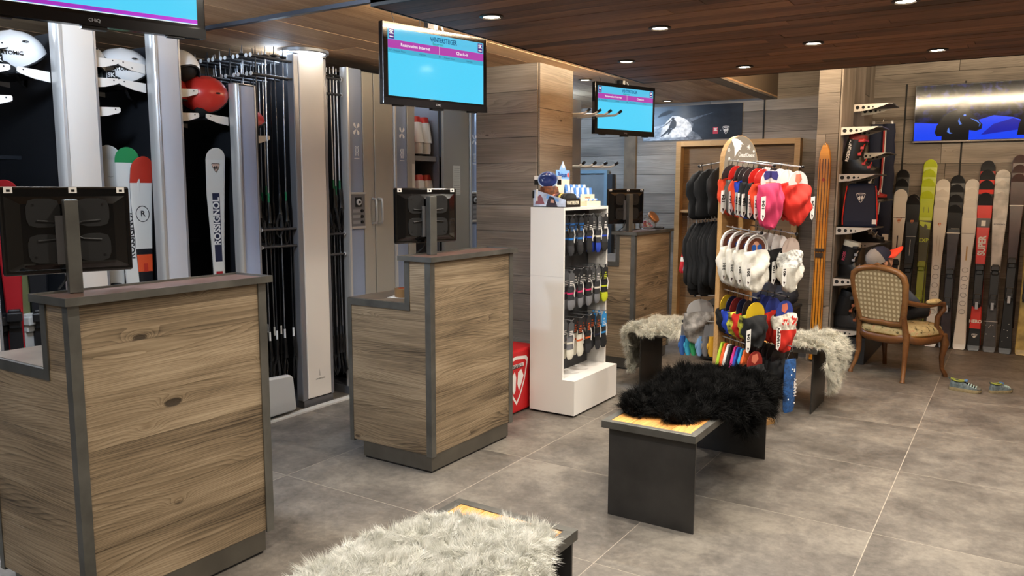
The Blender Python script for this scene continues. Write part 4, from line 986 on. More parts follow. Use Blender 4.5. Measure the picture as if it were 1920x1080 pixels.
for i, h_ in enumerate(hc):
    k = thing('headband', '%s headband in the printed tray, %s from the back' % (names[i], ['first', 'second', 'third', 'fourth', 'fifth', 'sixth', 'seventh', 'eighth', 'ninth', 'tenth', 'eleventh', 'last'][i]), 'headband', (-2.775+.0172*i, 4.762, TZ+.005), 0, 'headbands in the tray')
    sec = [(math.copysign(abs(math.cos(a_))**.7, math.cos(a_))*.095, .042+.045*math.copysign(abs(math.sin(a_))**.7, math.sin(a_))) for a_ in [2*PI*q/22 for q in range(22)]]
    MB().loft([[(x_, a_*s__, .002+b_) for a_, b_ in sec] for x_, s__ in ((-.007, .93), (-.003, 1.), (.003, 1.), (.007, .93))]).obj('band', mat(h_, .85), k, 60)
    MB().box(.0072, .0078, -.02, .02, .03, .045).obj('label_patch', mat('#2a2522', .6), k)
# goggle and neck tube stand
t = thing('goggle_display', 'blue lens goggle above a rust patterned neck tube', 'goggles', (-2.72, 4.70, TZ+.06), R_(35))
MB().tube([(0, .065, -.06), (0, .065, .16)], .008, 8).obj('stand_rod', BLACK, t)
MB().tube([(-.075, .0, -.02), (-.075, 0, .06)], .008, 8).obj('white_post', WHITE, t, 50)
sec = [(math.cos(a_)*.062*(1 if abs(math.cos(a_)) > .5 else 1), .118+.05*math.sin(a_)) for a_ in [2*PI*q/24 for q in range(24)]]
def gl(y, k): return [(x_*k, y+.35*x_*x_/.062, .125+(z_-.118)*k) for x_, z_ in sec]
MB().loft([gl(.012, 1.12), gl(-.004, 1.12), gl(-.004, 1.0)]).obj('goggle_frame', mat('#93a8cf', .3), t, 60)
MB().loft([gl(-.0035, 1.0), gl(-.012, .92), gl(-.015, .5)]).obj('goggle_lens', mat('#23356f', .08, coat=.8), t, 60)
for s in (-1, 1):
    MB().box(s*.079-.014, s*.079+.014, .02, .03, .09, .125).obj('strap', BLACK, t)
    MB().box(s*.079-.014, s*.079+.014, .018, .028, .125, .15).obj('strap_end', WHITE, t)
rust = mat('#5a2f12', .8, var=(38, .9), name='rust_print')
MB().lathe([(.06, -.055), (.066, -.03), (.068, .03), (.06, .075), (.05, .08)], 20, (.012, .03, 0)).obj('neck_tube', rust, t, 60)
MB().box(-.105, -.055, .01, .05, .0, .05).obj('strap_buckle', BLACK, t)
# sun cream display
t = thing('sun_cream_display', 'blue and cream cardboard display of sun cream tubes', 'display box', (-2.775, 4.90, TZ), 0)
CREAM = mat('#eadcc4', .6); SKYB = mat('#7fb0e8', .55)
MB().box(0, .004, 0, .20, 0, .19).obj('back_board', CREAM, t)
bb_ = MB().box(0, .004, 0, .20, .19, .255).obj('back_board', SKYB, t)
MB().prism([(.05, .254), (.15, .254), (.128, .285), (.112, .30), (.10, .318), (.088, .30), (.07, .282)], 'x', 0, .004).obj('mountain', mat('#8fb4e0', .55), bb_)
MB().prism([(.085, .275), (.118, .27), (.126, .285), (.112, .30), (.10, .317), (.09, .30)], 'x', .004, .005).obj('mountain_snow', WHITE, bb_)
text('Belsun', .05, mat('#1d3f8f', .5), bb_, (.005, .09, .222), (PI/2, 0, PI/2), 'lettering', bold=.01)
MB().lathe([(.016, 0), (.016, .0012)], 14).xf(Matrix.Translation((.004, .176, .222)) @ Matrix.Rotation(PI/2, 4, 'Y')).obj('red_mark', mat('#e4574e', .5), bb_)
MB().box(.0, .13, .03, .37, 0, .045).obj('tray', CREAM, t)
MB().box(.13, .185, .13, .345, 0, .035).obj('tray', CREAM, t)
MB().box(.13, .134, .13, .345, .035, .085).obj('price_board', CREAM, t)
text('SUNCARE', .02, mat('#b9906a', .5), t, (.135, .235, .06), (PI/2, 0, PI/2))
TB1 = mat('#4d86d8', .35); TB2 = mat('#e9eff8', .35)
def tube_(x, y, z, m1, m2, lab, hh=.12):
    p = thing('sun_cream_tube', lab, 'tube', (x, y, z), 0, 'sun cream tubes'); p.scale = (.9, .9, .72)
    MB().lathe([(.012, 0), (.012, .022)], 10).obj('cap', m2, p, 40)
    MB().loft([[(r1*math.cos(2*PI*k/12), r2*math.sin(2*PI*k/12), zz) for k in range(12)] for r1, r2, zz in ((.014, .014, .022), (.0145, .016, .05), (.010, .018, .09), (.002, .019, hh))]).obj('tube_body', m1, p, 60)
    MB().box(.0125, .0135, -.010, .010, .04, .055).obj('label_band', m2, p)
for r_ in range(2):
    for c_ in range(8):
        tube_(-2.775+.05+.05*r_, 4.90+.06+.0405*c_, TZ+.046+.022*(1-r_), [TB1, TB2][(c_+r_) % 2], [TB2, TB1][(c_+r_) % 2], '%s sun cream tube in the %s row of the display, %s from the left' % (['blue', 'white'][(c_+r_) % 2], ['back', 'front'][r_], ORD[c_]))
for c_ in range(3):
    p = thing('lip_balm_stick', 'small white and blue stick lying in the front tray, %s' % ('left', 'middle', 'right')[c_], 'lip balm', (-2.775+.158, 4.90+.17+.066*c_, TZ+.036), 0, 'lip balm sticks')
    MB().tube([(0, -.028, .009), (0, .012, .009)], .009, 8).obj('stick', TB2, p, 50); MB().tube([(0, .012, .009), (0, .03, .009)], .0095, 8).obj('cap', TB1, p, 50)

# ================================================================== RED CUBE
t = thing('red_cube_seat', 'red cube with a white shield emblem beside the white sock stand', 'cube', (-3.26, 4.36, 0))
RED = mat('#c4161c', .55, bump=(20, .05))
MB().box(0, .42, 0, .42, .01, .45).obj('cube_body', RED, t, bevel=.015)
q = MB().box(-.01, .01, -.01, .01, 0, .001)
e = bpy.data.objects.new('emblem_mount', None)
o = rooster(t, 0, 0, 0, .30, WHITE, RED)
o.location = (.4205, .135, .245); o.rotation_euler = (0, 0, PI/2); o.scale = (1, 1, 1)
text('ROSSIGNOL', .036, BLACK, t, (.4222, .135, .335), (PI/2, 0, PI/2), 'lettering', bold=.03, sx=.85)

# ================================================================== BACK WALL THINGS
# hook arms behind the pillar
t = thing('ski_hook_rack', 'white hook arms with black upturned tips sticking out behind the plank pillar', 'hook rack', (-3.26, 5.76, 0))
MB().box(0, .04, -.03, .36, 0, 2.3).obj('upright_plate', mat('#8a8d92', .4, .4), t)
for z in (1.735, 2.155):
    for k in range(4):
        L_ = .20+.055*k if z < 2 else .24+.05*k; y = .02+.09*k
        a = MB().tube([(.04, y, z), (L_*.6, y, z), (L_, y, z), (L_+.04, y, z+.02)], .009, 8).obj('hook_arm', WHITE, t, 50)
        MB().tube([(L_+.035, y, z+.018), (L_+.06, y, z+.034)], .012, 8).obj('tip', BLACK, a, 50)
# framed panel on the wall
t = thing('framed_wall_panel', 'blue-grey framed panel on the plank wall behind the sock stand', 'frame', (-4.72, 8.30, .78))
fm = mat('#76909f', .4); 
MB().box(.04, .66, .03, .045, .04, .95).obj('panel', mat('#7a8286', .5, var=(6, .15)), t)
for b in ((0, .70, 0, .05, .95, .99), (0, .04, 0, .05, 0, .95), (.66, .70, 0, .05, 0, .95), (.04, .66, 0, .05, 0, .04)): MB().box(*b).obj('frame_bar', fm, t)
MB().box(.705, .765, .0, .07, -.05, .94).obj('dark_edge', mat('#26292d', .6), t)
tb = struct(MB().box(-3.84, -3.70, YB-.045, YB-.018, 0, ZU-.012).obj('trim_6', mat('#6b5a45', .7, var=(8, .3)))); tb['label'] = 'brown upright batten on the plank wall'
# poster
t = thing('ski_poster', 'dark wide poster of a skier in powder snow', 'poster', (-3.62, YB-.024, 2.085))
def snow_print(name, c0, c1, scale, sx, sz, lo, hi, emit=0):
    m = bpy.data.materials.new(name); m.use_nodes = True; nt = m.node_tree; b = nt.nodes['Principled BSDF']
    tc = nt.nodes.new('ShaderNodeTexCoord'); mp = nt.nodes.new('ShaderNodeMapping'); mp.inputs['Scale'].default_value = (sx, 1, sz); nt.links.new(tc.outputs['Object'], mp.inputs['Vector'])
    n = nt.nodes.new('ShaderNodeTexNoise'); n.inputs['Scale'].default_value = scale; n.inputs['Detail'].default_value = 8; n.inputs['Roughness'].default_value = .65; nt.links.new(mp.outputs[0], n.inputs['Vector'])
    r = nt.nodes.new('ShaderNodeValToRGB'); r.color_ramp.elements[0].position = lo; r.color_ramp.elements[1].position = hi
    r.color_ramp.elements[0].color = lin(c0); r.color_ramp.elements[1].color = lin(c1); nt.links.new(n.outputs['Fac'], r.inputs['Fac']); nt.links.new(r.outputs['Color'], b.inputs['Base Color'])
    b.inputs['Roughness'].default_value = .35
    if emit:
        b.inputs['Base Color'].default_value = (0, 0, 0, 1)
        for l_ in list(b.inputs['Base Color'].links): nt.links.remove(l_)
        nt.links.new(r.outputs['Color'], b.inputs['Emission Color']); b.inputs['Emission Strength'].default_value = emit; b.inputs['Roughness'].default_value = .1
    return m
PW, PH = 1.11, .365
pb = MB().box(0, PW, 0, .012, 0, PH).obj('print', snow_print('poster_dark', '#0b0c10', '#23262e', 5, 1, 2.5, .35, .7), t)
def flat(pts, m, nm, y, parent=None): return MB().prism(pts, 'y', y-.0006, y).obj(nm, m, parent or pb)
cl = snow_print('poster_snow', '#1e2229', '#8d939d', 9, 1, 2, .36, .72)
flat([(0.000, .0), (0.685, .0), (0.645, .05), (0.565, .1), (0.585, .17), (0.515, .21), (0.425, .235), (0.365, .2), (0.265, .18), (0.000, .13)], cl, 'printed_snow', -.0002)
flat([(0.365, .205), (0.565, .235), (0.815, .285), (0.685, .245), (0.545, .19), (0.425, .16)], mat('#4c525d', .5, var=(30.065, .6)), 'printed_snow', -.0004)
flat([(0.20, .03), (0.50, .03), (0.57, .10), (0.55, .17), (0.50, .22), (0.42, .255), (0.34, .262), (0.27, .20), (0.22, .13)], mat('#a6abb3', .5, var=(24, .5)), 'printed_snow', -.0010)
flat([(0.165, .25), (0.265, .27), (0.365, .31), (0.305, .33), (0.215, .3)], mat('#0e1014', .5), 'printed_rock', -.0004)
sk = mat('#0d0e11', .5)
flat([(0.300, .135), (0.327, .2), (0.350, .225), (0.375, .22), (0.390, .19), (0.387, .15), (0.365, .125), (0.335, .13)], sk, 'printed_skier', -.0022)
flat([(0.327, .222), (0.335, .245), (0.350, .25), (0.365, .24), (0.363, .22), (0.345, .212)], sk, 'printed_skier', -.0022)
flat([(0.333, .212), (0.285, .178), (0.260, .165), (0.263, .175), (0.290, .192), (0.325, .222)], sk, 'printed_skier', -.0022)
flat([(0.265, .17), (0.155, .118), (0.157, .115), (0.267, .165)], sk, 'printed_pole', -.0022)
flat([(0.365, .13), (0.335, .128), (0.305, .135), (0.255, .085), (0.200, .045), (0.215, .04), (0.275, .075), (0.300, .09), (0.290, .06), (0.310, .07), (0.335, .11)], sk, 'printed_skier', -.0022)
o = MB().box(.80, .855, -.0009, -.0002, .055, .125).obj('logo_plate', mat('#b5283e', .5), pb)
text('SK', .045, WHITE, o, (.828, -.0012, .098), (PI/2, 0, 0), 'logo_letters', bold=.03, sx=.8, depth=.0002)
text('x', .02, WHITE, pb, (.885, -.0006, .09), (PI/2, 0, 0), depth=.0002)
rooster(pb, .94, -.0006, .092, .075, WHITE, mat('#20232c', .5))
# niche with plank back
t = thing('plank_niche', 'tall honey wood niche frame on the back wall behind the accessory stand', 'niche', (-3.19, YB-.12, 0))
NW, NH = 1.30, 2.065
for b, nm in (((0, .055, 0, .12, 0, NH), 'frame_side'), ((NW-.055, NW, 0, .12, 0, NH), 'frame_side'), ((.055, NW-.055, 0, .12, NH-.055, NH), 'frame_top'), ((.055, NW-.055, .02, .10, 1.30, 1.33), 'shelf')):
    MB().box(*b).obj(nm, W_PLY, t)
boards(t, (.055, .105, 0), (1, 0, 0), (0, 0, 1), NW-.11, NH-.055, .18, W_NICHE, .012, (.6, 1.3), .003, 91, 'plank')

# candy jar and card reader on the back counter
JX, JY, JZ = -2.80, 6.62, 1.193
t = thing('candy_jar', 'tilted glass jar of pink candy with a copper lid', 'jar', (JX, JY, JZ))
glass = mat('#ffffff', .03, trans=1.0, spec=.5, name='clear_glass')
j = MB(); j.lathe([(.05, .0), (.066, .005), (.076, .03), (.077, .06), (.07, .09), (.052, .115), (.03, .125), (.03, .122), (.05, .112), (.067, .088), (.0738, .06), (.0735, .03), (.064, .008), (.05, .003)], 22)
tiltm = Matrix.Rotation(R_(25), 4, Vector((.84, .54, 0)).cross(Vector((0, 0, -1))).normalized()*-1 if 0 else 'Y')
tiltm = Matrix.Translation((0, 0, .065)) @ Matrix.Rotation(R_(52), 4, Vector((.168, .986, 0))) @ Matrix.Translation((0, 0, -.055))
up = Matrix.Identity(4)
j.obj('glass', glass, t, 50)
MB().loft([[(r_*math.cos(2*PI*k/22), r_*math.sin(2*PI*k/22), z_) for k in range(22)] for r_, z_ in ((.052, .10), (.05, .125), (.048, .125), (.05, .10))], True, False, False).xf(up @ tiltm).obj('glass_neck', glass, t, 50)
MB().lathe([(.055, .122), (.058, .124), (.058, .142), (.052, .146)], 22).xf(up @ tiltm).obj('lid', mat('#b7835c', .3, .8), t, 40)
CC = [mat('#d98a9a', .5), mat('#b5495c', .5), mat('#e8d9cf', .5), mat('#c76d52', .5)]
rc = random.Random(2)
for k in range(16):
    a_ = rc.uniform(0, 6.28); r_ = rc.uniform(0, .045); z_ = .02+.016*(k//6)
    MB().ball((r_*math.cos(a_), r_*math.sin(a_), z_+.014), .014, 8, 6).obj('candy', CC[k % 4], t, 60)
t = thing('card_reader', 'flat black card reader on the back counter beside the candy jar', 'card reader', (-2.77, 6.83, JZ), R_(20))
MB().box(-.04, .04, -.08, .08, 0, .016).obj('case', BLACK, t, bevel=.005); MB().box(-.03, .03, 0, .06, .016, .0168).obj('display', mat('#1a2126', .1), t)

# ================================================================== ACCESSORY STAND
SN = Vector((-1.615, 5.0, 0)); SA = R_(69.5)
dV = Vector((math.sin(SA), -math.cos(SA), 0)); uV = Vector((math.cos(SA), math.sin(SA), 0))
st = thing('accessory_stand', 'tall wooden stand with rounded top hung with neck warmers', 'display stand', SN, SA)
# local x = along the panel (away from camera), local -y = rods side
PWD = .345
prof = [(0, .03), (PWD, .03), (PWD, 1.72)]+[(PWD/2+PWD/2*math.cos(a_), 1.72+.175*math.sin(a_)) for a_ in [PI*k/14 for k in range(15)]][1:-1]+[(0, 1.72)]
MB().prism(prof, 'y', -.012, .022).obj('panel', W_PLY, st)
hd = MB().prism([(x_, z_) for x_, z_ in prof if z_ > 1.4]+[(0.004, 1.50), (PWD-.004, 1.50)], 'y', -.0128, -.0121) if 0 else None
GRP = mat('#7d7468', .55)
top = [(.004, 1.50), (PWD-.004, 1.50), (PWD-.004, 1.72)]+[(PWD/2+(PWD/2-.004)*math.cos(a_), 1.72+.171*math.sin(a_)) for a_ in [PI*k/14 for k in range(15)]][1:-1]+[(.004, 1.72)]
hd = MB().prism(top, 'y', -.0130, -.0121).obj('header_print', GRP, st)
MB().prism([(x_*.9, 1.755+(z_-1.66)*.6) for x_, z_ in ((.07, 1.845), (.10, 1.86), (.14, 1.855), (.18, 1.835), (.215, 1.795), (.20, 1.80), (.185, 1.80), (.19, 1.775), (.175, 1.765), (.18, 1.745), (.16, 1.74), (.14, 1.71), (.115, 1.66), (.115, 1.70), (.11, 1.76), (.09, 1.81))], 'y', -.0138, -.0131).obj('hooded_head_mark', WHITE, hd)
text('Chaud Devant', .036, WHITE, hd, (.225, -.0136, 1.772), (PI/2, 0, 0), 'lettering', bold=.012, depth=.0003, sx=.8)
for x_, z_, r_ in ((.045, 1.80, .014), (.05, 1.745, .011), (.245, 1.825, .018), (.30, 1.80, .010), (.15, 1.60, .013), (.27, 1.62, .016), (.04, 1.60, .01), (.31, 1.645, .009)):
    sn = MB()
    for k in range(3):
        a_ = k*PI/3; c_, s__ = math.cos(a_)*r_, math.sin(a_)*r_; n_ = (-math.sin(a_)*.0022, math.cos(a_)*.0022)
        sn.prism([(x_-c_-n_[0], z_-s__-n_[1]), (x_+c_-n_[0], z_+s__-n_[1]), (x_+c_+n_[0], z_+s__+n_[1]), (x_-c_+n_[0], z_-s__+n_[1])], 'y', -.0136, -.0131-.0001*k)
    sn.obj('snowflake', WHITE, hd)
MB().box(-.02, PWD+.02, -.22, .22, 0, .03).obj('foot', W_PLY, st)
MB().box(PWD-.03, PWD, .022, .05, .03, 1.6).obj('rear_batten', W_PLY, st)
DROOP = math.tan(R_(7))
RODM = mat('#d3d3d3', .25, .7)
def rodpt(x, z, s, side): # s along the rod from the panel
    return (x, -side*(.0125+s) if side > 0 else .022+s, z-DROOP*s)
def rod(x, z, L_, side=1, m=RODM):
    r_ = MB().tube([rodpt(x, z, 0, side), rodpt(x, z, L_, side)], .0045, 8).obj('rod', m, st, 50)
    p = rodpt(x, z, L_+.006, side); MB().ball(p, .011, 10, 8).obj('rod_end', BLACK, r_, 60)
def hang_loc(x, z, s, side=1):
    p = rodpt(x, z, s, side); w = Matrix.Translation(SN) @ Matrix.Rotation(SA, 4, 'Z') @ Vector(p); return w
XN, XF = .05, .30
FACE = {}
def neckwarmer(label, loc, fab, card, tagtxt, rz=SA, W_=.105, L_=.30, group='neck warmers on the accessory stand', deco=None, top=None, tagm=None, yaw=0., name='neck_warmer', tagside=-1):
    t = thing(name, label, 'neck warmer', loc, rz+yaw, group)
    MB().tube([(0, 0, .004), (.006, 0, .010), (.010, 0, .002), (.004, 0, -.010), (0, 0, -.02), (0, 0, -.035)], .0022, 5).obj('hook', BLACK if deco != 'face' else WHITE, t, 50)
    oval = [(W_*.86*math.cos(a_), -.105+.078*math.sin(a_)) for a_ in [2*PI*k/22 for k in range(22)]]
    cd = MB().prism(oval, 'y', -.002, .002).obj('card', card, t)
    if deco == 'face':
        ring = [(x_*1.12, -.002+.0*z_, (z_+.105)*1.12-.105) for x_, z_ in oval]
        MB().tube([(x_, -.001, z_) for x_, _, z_ in ring], .006, 6, closed=True).obj('card_rim', WHITE, t, 60)
        MB().prism([(W_*.80*math.cos(a_), -.108+.072*math.sin(a_)) for a_ in [2*PI*k/18 for k in range(18)]], 'y', -.0026, -.002).obj('printed_hair', mat('#6a3a28', .6), cd)
        MB().prism([(-.035+.045*math.cos(a_)+.03, -.118+.062*math.sin(a_)) for a_ in [2*PI*k/18 for k in range(18)]], 'y', -.0032, -.0026).obj('printed_face', mat('#d39a7c', .6), cd)
        for s in (-1, 1): MB().prism([(.002+s*.028+.024*math.cos(a_), -.098+.022*math.sin(a_)) for a_ in [2*PI*k/14 for k in range(14)]], 'y', -.0038, -.0032).obj('printed_sunglasses', mat('#2c5fb0', .3), cd)
        MB().prism([(-.016, -.138), (.022, -.134), (.016, -.156), (-.004, -.16)], 'y', -.0038, -.0032).obj('printed_mouth', mat('#b3262a', .5), cd)
        MB().prism([(.03, -.16), (.075, -.10), (.08, -.14), (.05, -.175)], 'y', -.0036, -.0032).obj('printed_collar', mat('#2347a8', .5), cd)
    elif deco == 'goggles':
        MB().prism([(-.075, -.06), (-.06, -.035), (.06, -.035), (.075, -.06), (.06, -.09), (.02, -.082), (0, -.07), (-.02, -.082), (-.06, -.09)], 'y', -.003, -.002).obj('printed_goggles', mat('#3d3a78', .3), cd)
        MB().prism([(-.05, -.10), (.05, -.10), (.05, -.15), (-.05, -.15)], 'y', -.0028, -.002).obj('printed_face', mat('#d99a86', .6), cd)
    elif deco == 'print':
        MB().prism([(-.03, -.05), (.02, -.045), (.035, -.08), (.0, -.11), (-.035, -.09)], 'y', -.0028, -.002).obj('printed_figure', mat('#d9785f', .6), cd)
    n = 36; rows = []
    rf = random.Random(sum(ord(c__)*(i__+1) for i__, c__ in enumerate(label)) % 9999); ph = [rf.uniform(0, 6.28) for _ in range(3)]
    for q in range(15):
        f = q/14; z_ = -.105-.0-(L_-.085)*f
        w = W_*(1.04+.05*math.sin(f*3.2+ph[2]))*(1-.08*f-.9*max(f-.6, 0)**1.5*1.3); d = .030+.028*math.sin(PI*min(f*1.1, 1))
        if q == 0: w *= .97
        rows.append([(w*math.cos(a_)*(1+.03*math.sin(3*a_+ph[0]+f*5)), d*math.sin(a_)*(1+.24*math.sin(4*a_+ph[1]+f*8)+.12*math.sin(9*a_-f*11+ph[0]))+.007*math.sin(f*13+3*math.cos(a_)+ph[2]), z_-.016*math.cos(a_)**2*(1 if q == 0 else 0)-.02*f*f*(1-abs(math.cos(a_)))) for a_ in [2*PI*k/n for k in range(n)]])
    rows.append([(x_*.45, y_*.4, z_-.012) for x_, y_, z_ in rows[-1]])
    if top:
        MB().loft(rows[:7], True, False, False).obj('printed_band', top, t, 75); MB().loft(rows[6:], True, False, True).obj('fabric', fab, t, 75)
    else:
        MB().loft(rows, True, False, True).obj('fabric', fab, t, 75)
    if tagtxt:
        x_ = tagside*(W_*.98)
        tg = MB().prism([(x_-.024, -.19), (x_+.020, -.185), (x_+.020, -.30), (x_-.002, -.335), (x_-.024, -.32)], 'y', -.036, -.035).obj('tag', tagm or mat('#e6e4e0', .7), t)
        text(tagtxt, .036, BLACK if not tagm else WHITE, tg, (x_-.002, -.0366, -.24), (PI/2, -PI/2, 0), 'lettering', bold=.03, depth=.0003)
        MB().prism([(x_-.012, -.298), (x_+.008, -.302), (x_-.004, -.322)], 'y', -.0366, -.036).obj('tag_mark', mat('#3a2224', .6), tg)
    return t
OR = mat('#d8421e', .85, name='fleece_orange'); GR = mat('#55504c', .85); BLU = mat('#1d3fb4', .85); NB = mat('#101114', .85); RD = mat('#cf2a1c', .85); PIK = mat('#c93560', .85); WF = mat('#e3dfd4', .95, bump=(60, .3), name='fleece_white')
CD1 = mat('#2b2324', .4); CD2 = mat('#b4221d', .3); CDW = mat('#d9d4d2', .5)
Z1, Z2, Z3, Z4 = 1.735, 1.315, .905, .595
for z_, Ln, Lf in ((Z1, .33, .36), (Z2, .26, .34), (Z3, .26, .30), (Z4, .27, .36)):
    rod(XN, z_, Ln); rod(XF, z_, Lf)
for z_, L_ in ((Z1, .24), (1.40, .30), (.86, .24), (.68, .34)): rod(.10, z_, L_, -1)
row1 = [(OR, CD1, 'orange'), (GR, CD2, 'grey'), (OR, CD1, 'second orange'), (BLU, CD1, 'royal blue'), (NB, CD1, 'black'), (NB, CD2, 'second black'), (OR, CD2, 'red-orange')]
for i, (f_, c_, nm) in enumerate(row1):
    neckwarmer('%s neck warmer in the top row, %s from the wooden panel' % (nm, ('first', 'second', 'third', 'fourth', 'fifth', 'sixth', 'seventh')[i]), hang_loc(XN, Z1, .025+.040*i), f_, c_, '104', yaw=rp.uniform(-.12, .12))
neckwarmer('pink neck warmer at the front of the top row with a goggle print card', hang_loc(XN, Z1, .315), PIK, CDW, '104', deco='goggles', W_=.112, L_=.34)
for i in range(5): neckwarmer('%s neck warmer behind the red one in the top row, %s from the panel' % (('black', 'pink', 'second black', 'grey', 'dark red')[i], ORD[i]), hang_loc(XF, Z1, .06+.05*i), (NB, PIK, NB, GR, RD)[i], (CD1, CDW, CD1, CDW, CDW)[i], '104' if i > 2 else None)
neckwarmer('bright red neck warmer at the right end of the top row', hang_loc(XF, Z1, .34), RD, CDW, '104', deco='print', W_=.118, L_=.32, tagside=1)
for i in range(4): neckwarmer('white fleece snood with a sunglasses face card, %s of four' % ('hindmost', 'second', 'third', 'frontmost')[i], hang_loc(XN, Z2, .045+.062*i), WF, CDW, '201', deco='face', W_=.115, L_=.33)
PAIS = mat('#cfcac2', .8, var=(46, .75), name='paisley_print')
for i in range(5): neckwarmer('%s neck warmer hanging behind the paisley one, %s from the panel' % (('grey', 'patterned', 'black', 'second patterned', 'second black')[i], ORD[i]), hang_loc(XF, Z2, .05+.045*i), (GR, PAIS, NB, PAIS, NB)[i], CDW, '104' if i > 2 else None)
neckwarmer('white neck warmer with a black paisley band at the right of the second row', hang_loc(XF, Z2, .31), WF, mat('#b9a69c', .6), '401', top=PAIS, W_=.108, L_=.33)
# third row: children's pieces
KP = mat('#c9c23a', .7, var=(30, .95), name='kids_print')
for i in range(5): neckwarmer("children's %s neck warmer in the third row, %s from the panel" % (('black', 'blue', 'yellow print', 'red', 'second print')[i], ORD[i]), hang_loc(XN, Z3, .03+.040*i), (NB, BLU, KP, RD, KP)[i], (mat('#d9b32a', .5), snv, mat('#7a2626', .5), snv, CD1)[i], None, W_=.085, L_=.24, yaw=rp.uniform(-.2, .2))
neckwarmer('black hooded neck warmer with a yellow topped card in the third row', hang_loc(XN, Z3, .245), NB, mat('#d8b522', .5), '104', W_=.108, L_=.27)
for i in range(3): neckwarmer('neck warmer with a blue card behind the red heart one, %s from the panel' % ORD[i], hang_loc(XF, Z3, .10+.05*i), RD, mat('#37499c', .4), None, W_=.095, L_=.28)
HRT = mat('#e0cdbf', .8, var=(40, .6), name='heart_print')
nw = neckwarmer('red neck warmer with a heart print band at the right of the third row', hang_loc(XF, Z3, .285), RD, mat('#37499c', .4), 'HAPPY', top=HRT, W_=.105, L_=.32, deco='print')
rh = random.Random(3)
for k in range(14):
    z_ = rh.uniform(-.185, -.125); x_ = rh.uniform(-.075, .075); y_ = -.062+4.*x_*x_
    h_ = [(0, -.011), (.010, .002), (.007, .009), (0, .005), (-.007, .009), (-.010, .002)]
    MB().prism([(x_+p_[0], z_+p_[1]) for p_ in h_], 'y', y_-.002, y_).obj('heart', RD, nw)
# fourth row: plain coloured sleeves
cols4 = [('#a9cc33', 'lime green'), ('#de5a1f', 'orange'), ('#e8e6e2', 'white'), ('#17161a', 'black'), ('#cf2f86', 'magenta'), ('#2d55b8', 'blue'), ('#2fa0d2', 'light blue'), ('#e0662a', 'second orange')]
for i, (c_, nm) in enumerate(cols4):
    t = thing('folded_sleeve', '%s folded sleeve hanging in the lowest row' % nm, 'sleeve', hang_loc(XN, Z4, .02+.026*i), SA+rp.uniform(-.1, .1), 'coloured sleeves in the lowest row')
    MB().tube([(0, 0, .004), (.006, 0, .010), (.010, 0, .002), (0, 0, -.02), (0, 0, -.05)], .002, 5).obj('hook', BLACK, t, 50)
    MB().loft([[(-.02-w, -d, z), (-.02+w, -d, z), (-.02+w, d, z), (-.02-w, d, z)] for w, d, z in ((.018, .006, -.03), (.045, .010, -.10), (.07, .012, -.19), (.072, .010, -.235))]).obj('fabric', mat(c_, .75), t, bevel=.004)
neckwarmer('black neck warmer with a red topped card in the lowest row', hang_loc(XN, Z4, .255), NB, mat('#8d2a22', .5), None, W_=.09, L_=.26, deco='print')
for i in range(6): neckwarmer('black neck warmer in the lowest row at the far side, %s from the panel' % ORD[i], hang_loc(XF, Z4, .05+.04*i), NB, CD1, None, W_=.08, L_=.26)
NAVP = mat('#23508a', .75, var=(45, .5), name='blue_doodle_print')
t = thing('printed_tube_scarf', 'long blue doodle print tube hanging at the lowest right rod end', 'scarf', hang_loc(XF, Z4, .345), SA, None)
MB().tube([(0, 0, .004), (.006, 0, .010), (0, 0, -.02), (.05, 0, -.09), (-.05, 0, -.09), (0, 0, -.02)], .003, 5).obj('hanger', BLACK, t, 50)
MB().loft([[(w*math.cos(a_), d*math.sin(a_), z) for a_ in [2*PI*k/16 for k in range(16)]] for w, d, z in ((.055, .012, -.085), (.06, .018, -.12), (.062, .02, -.3), (.058, .018, -.40), (.045, .014, -.43))]).obj('fabric', NAVP, t, 60)
for k in range(7): MB().ball((rh.uniform(-.045, .045), -.019, rh.uniform(-.40, -.13)), (.006, .003, .006), 8, 6).obj('white_dot', WHITE, t)
text('HAPPY', .04, WHITE, t, (.035, -.0215, -.27), (PI/2, -PI/2, 0), bold=.02)
# left side of the stand
SL = SA+PI
def hood(label, loc, w=.1, L_=.27, m=NB, wire=False, rz=SL):
    rz += rp.uniform(-.35, .35) if not wire else rp.uniform(-.1, .1); L_ *= rp.uniform(.9, 1.08); kx = rp.uniform(-.03, .03)
    t = thing('black_hood' if not wire else 'black_liner', label, 'hood', loc, rz, 'black hoods left of the stand')
    MB().tube([(0, 0, .004), (.006, 0, .010), (.010, 0, .002), (0, 0, -.02), (0, 0, -.04)], .0025, 5).obj('hook', HOOKM if wire else BLACK, t, 50)
    if wire: MB().tube([(0, 0, -.03), (-.05, .034, -.12), (-.075, .04, -.19), (-.02, .042, -.205), (.05, .04, -.19), (.05, .034, -.12), (0, 0, -.03)], .0022, 5).obj('wire_hanger', HOOKM, t, 50)
    n = 18
    MB().loft([[(ww*w*math.cos(a_)*(1+.1*math.sin(3*a_+f*6))+kx*f, dd*math.sin(a_)*(1+.3*math.sin(4*a_+f*9)), -L_*f) for a_ in [2*PI*k/n for k in range(n)]] for f, ww, dd in ((.1, .25, .008), (.18, .62, .018), (.35, .95, .03), (.55, 1.0, .032), (.68, .85, .03), (.8, .95, .03), (.97, .9, .024), (1.03, .6, .014))]).obj('fabric', m, t, 60)
    return t
for i in range(3): hood('black balaclava on the upper left rod, %s' % ('nearest the panel', 'middle', 'outermost')[i], hang_loc(.10, Z1, .07+.075*i, -1), .135, .345)
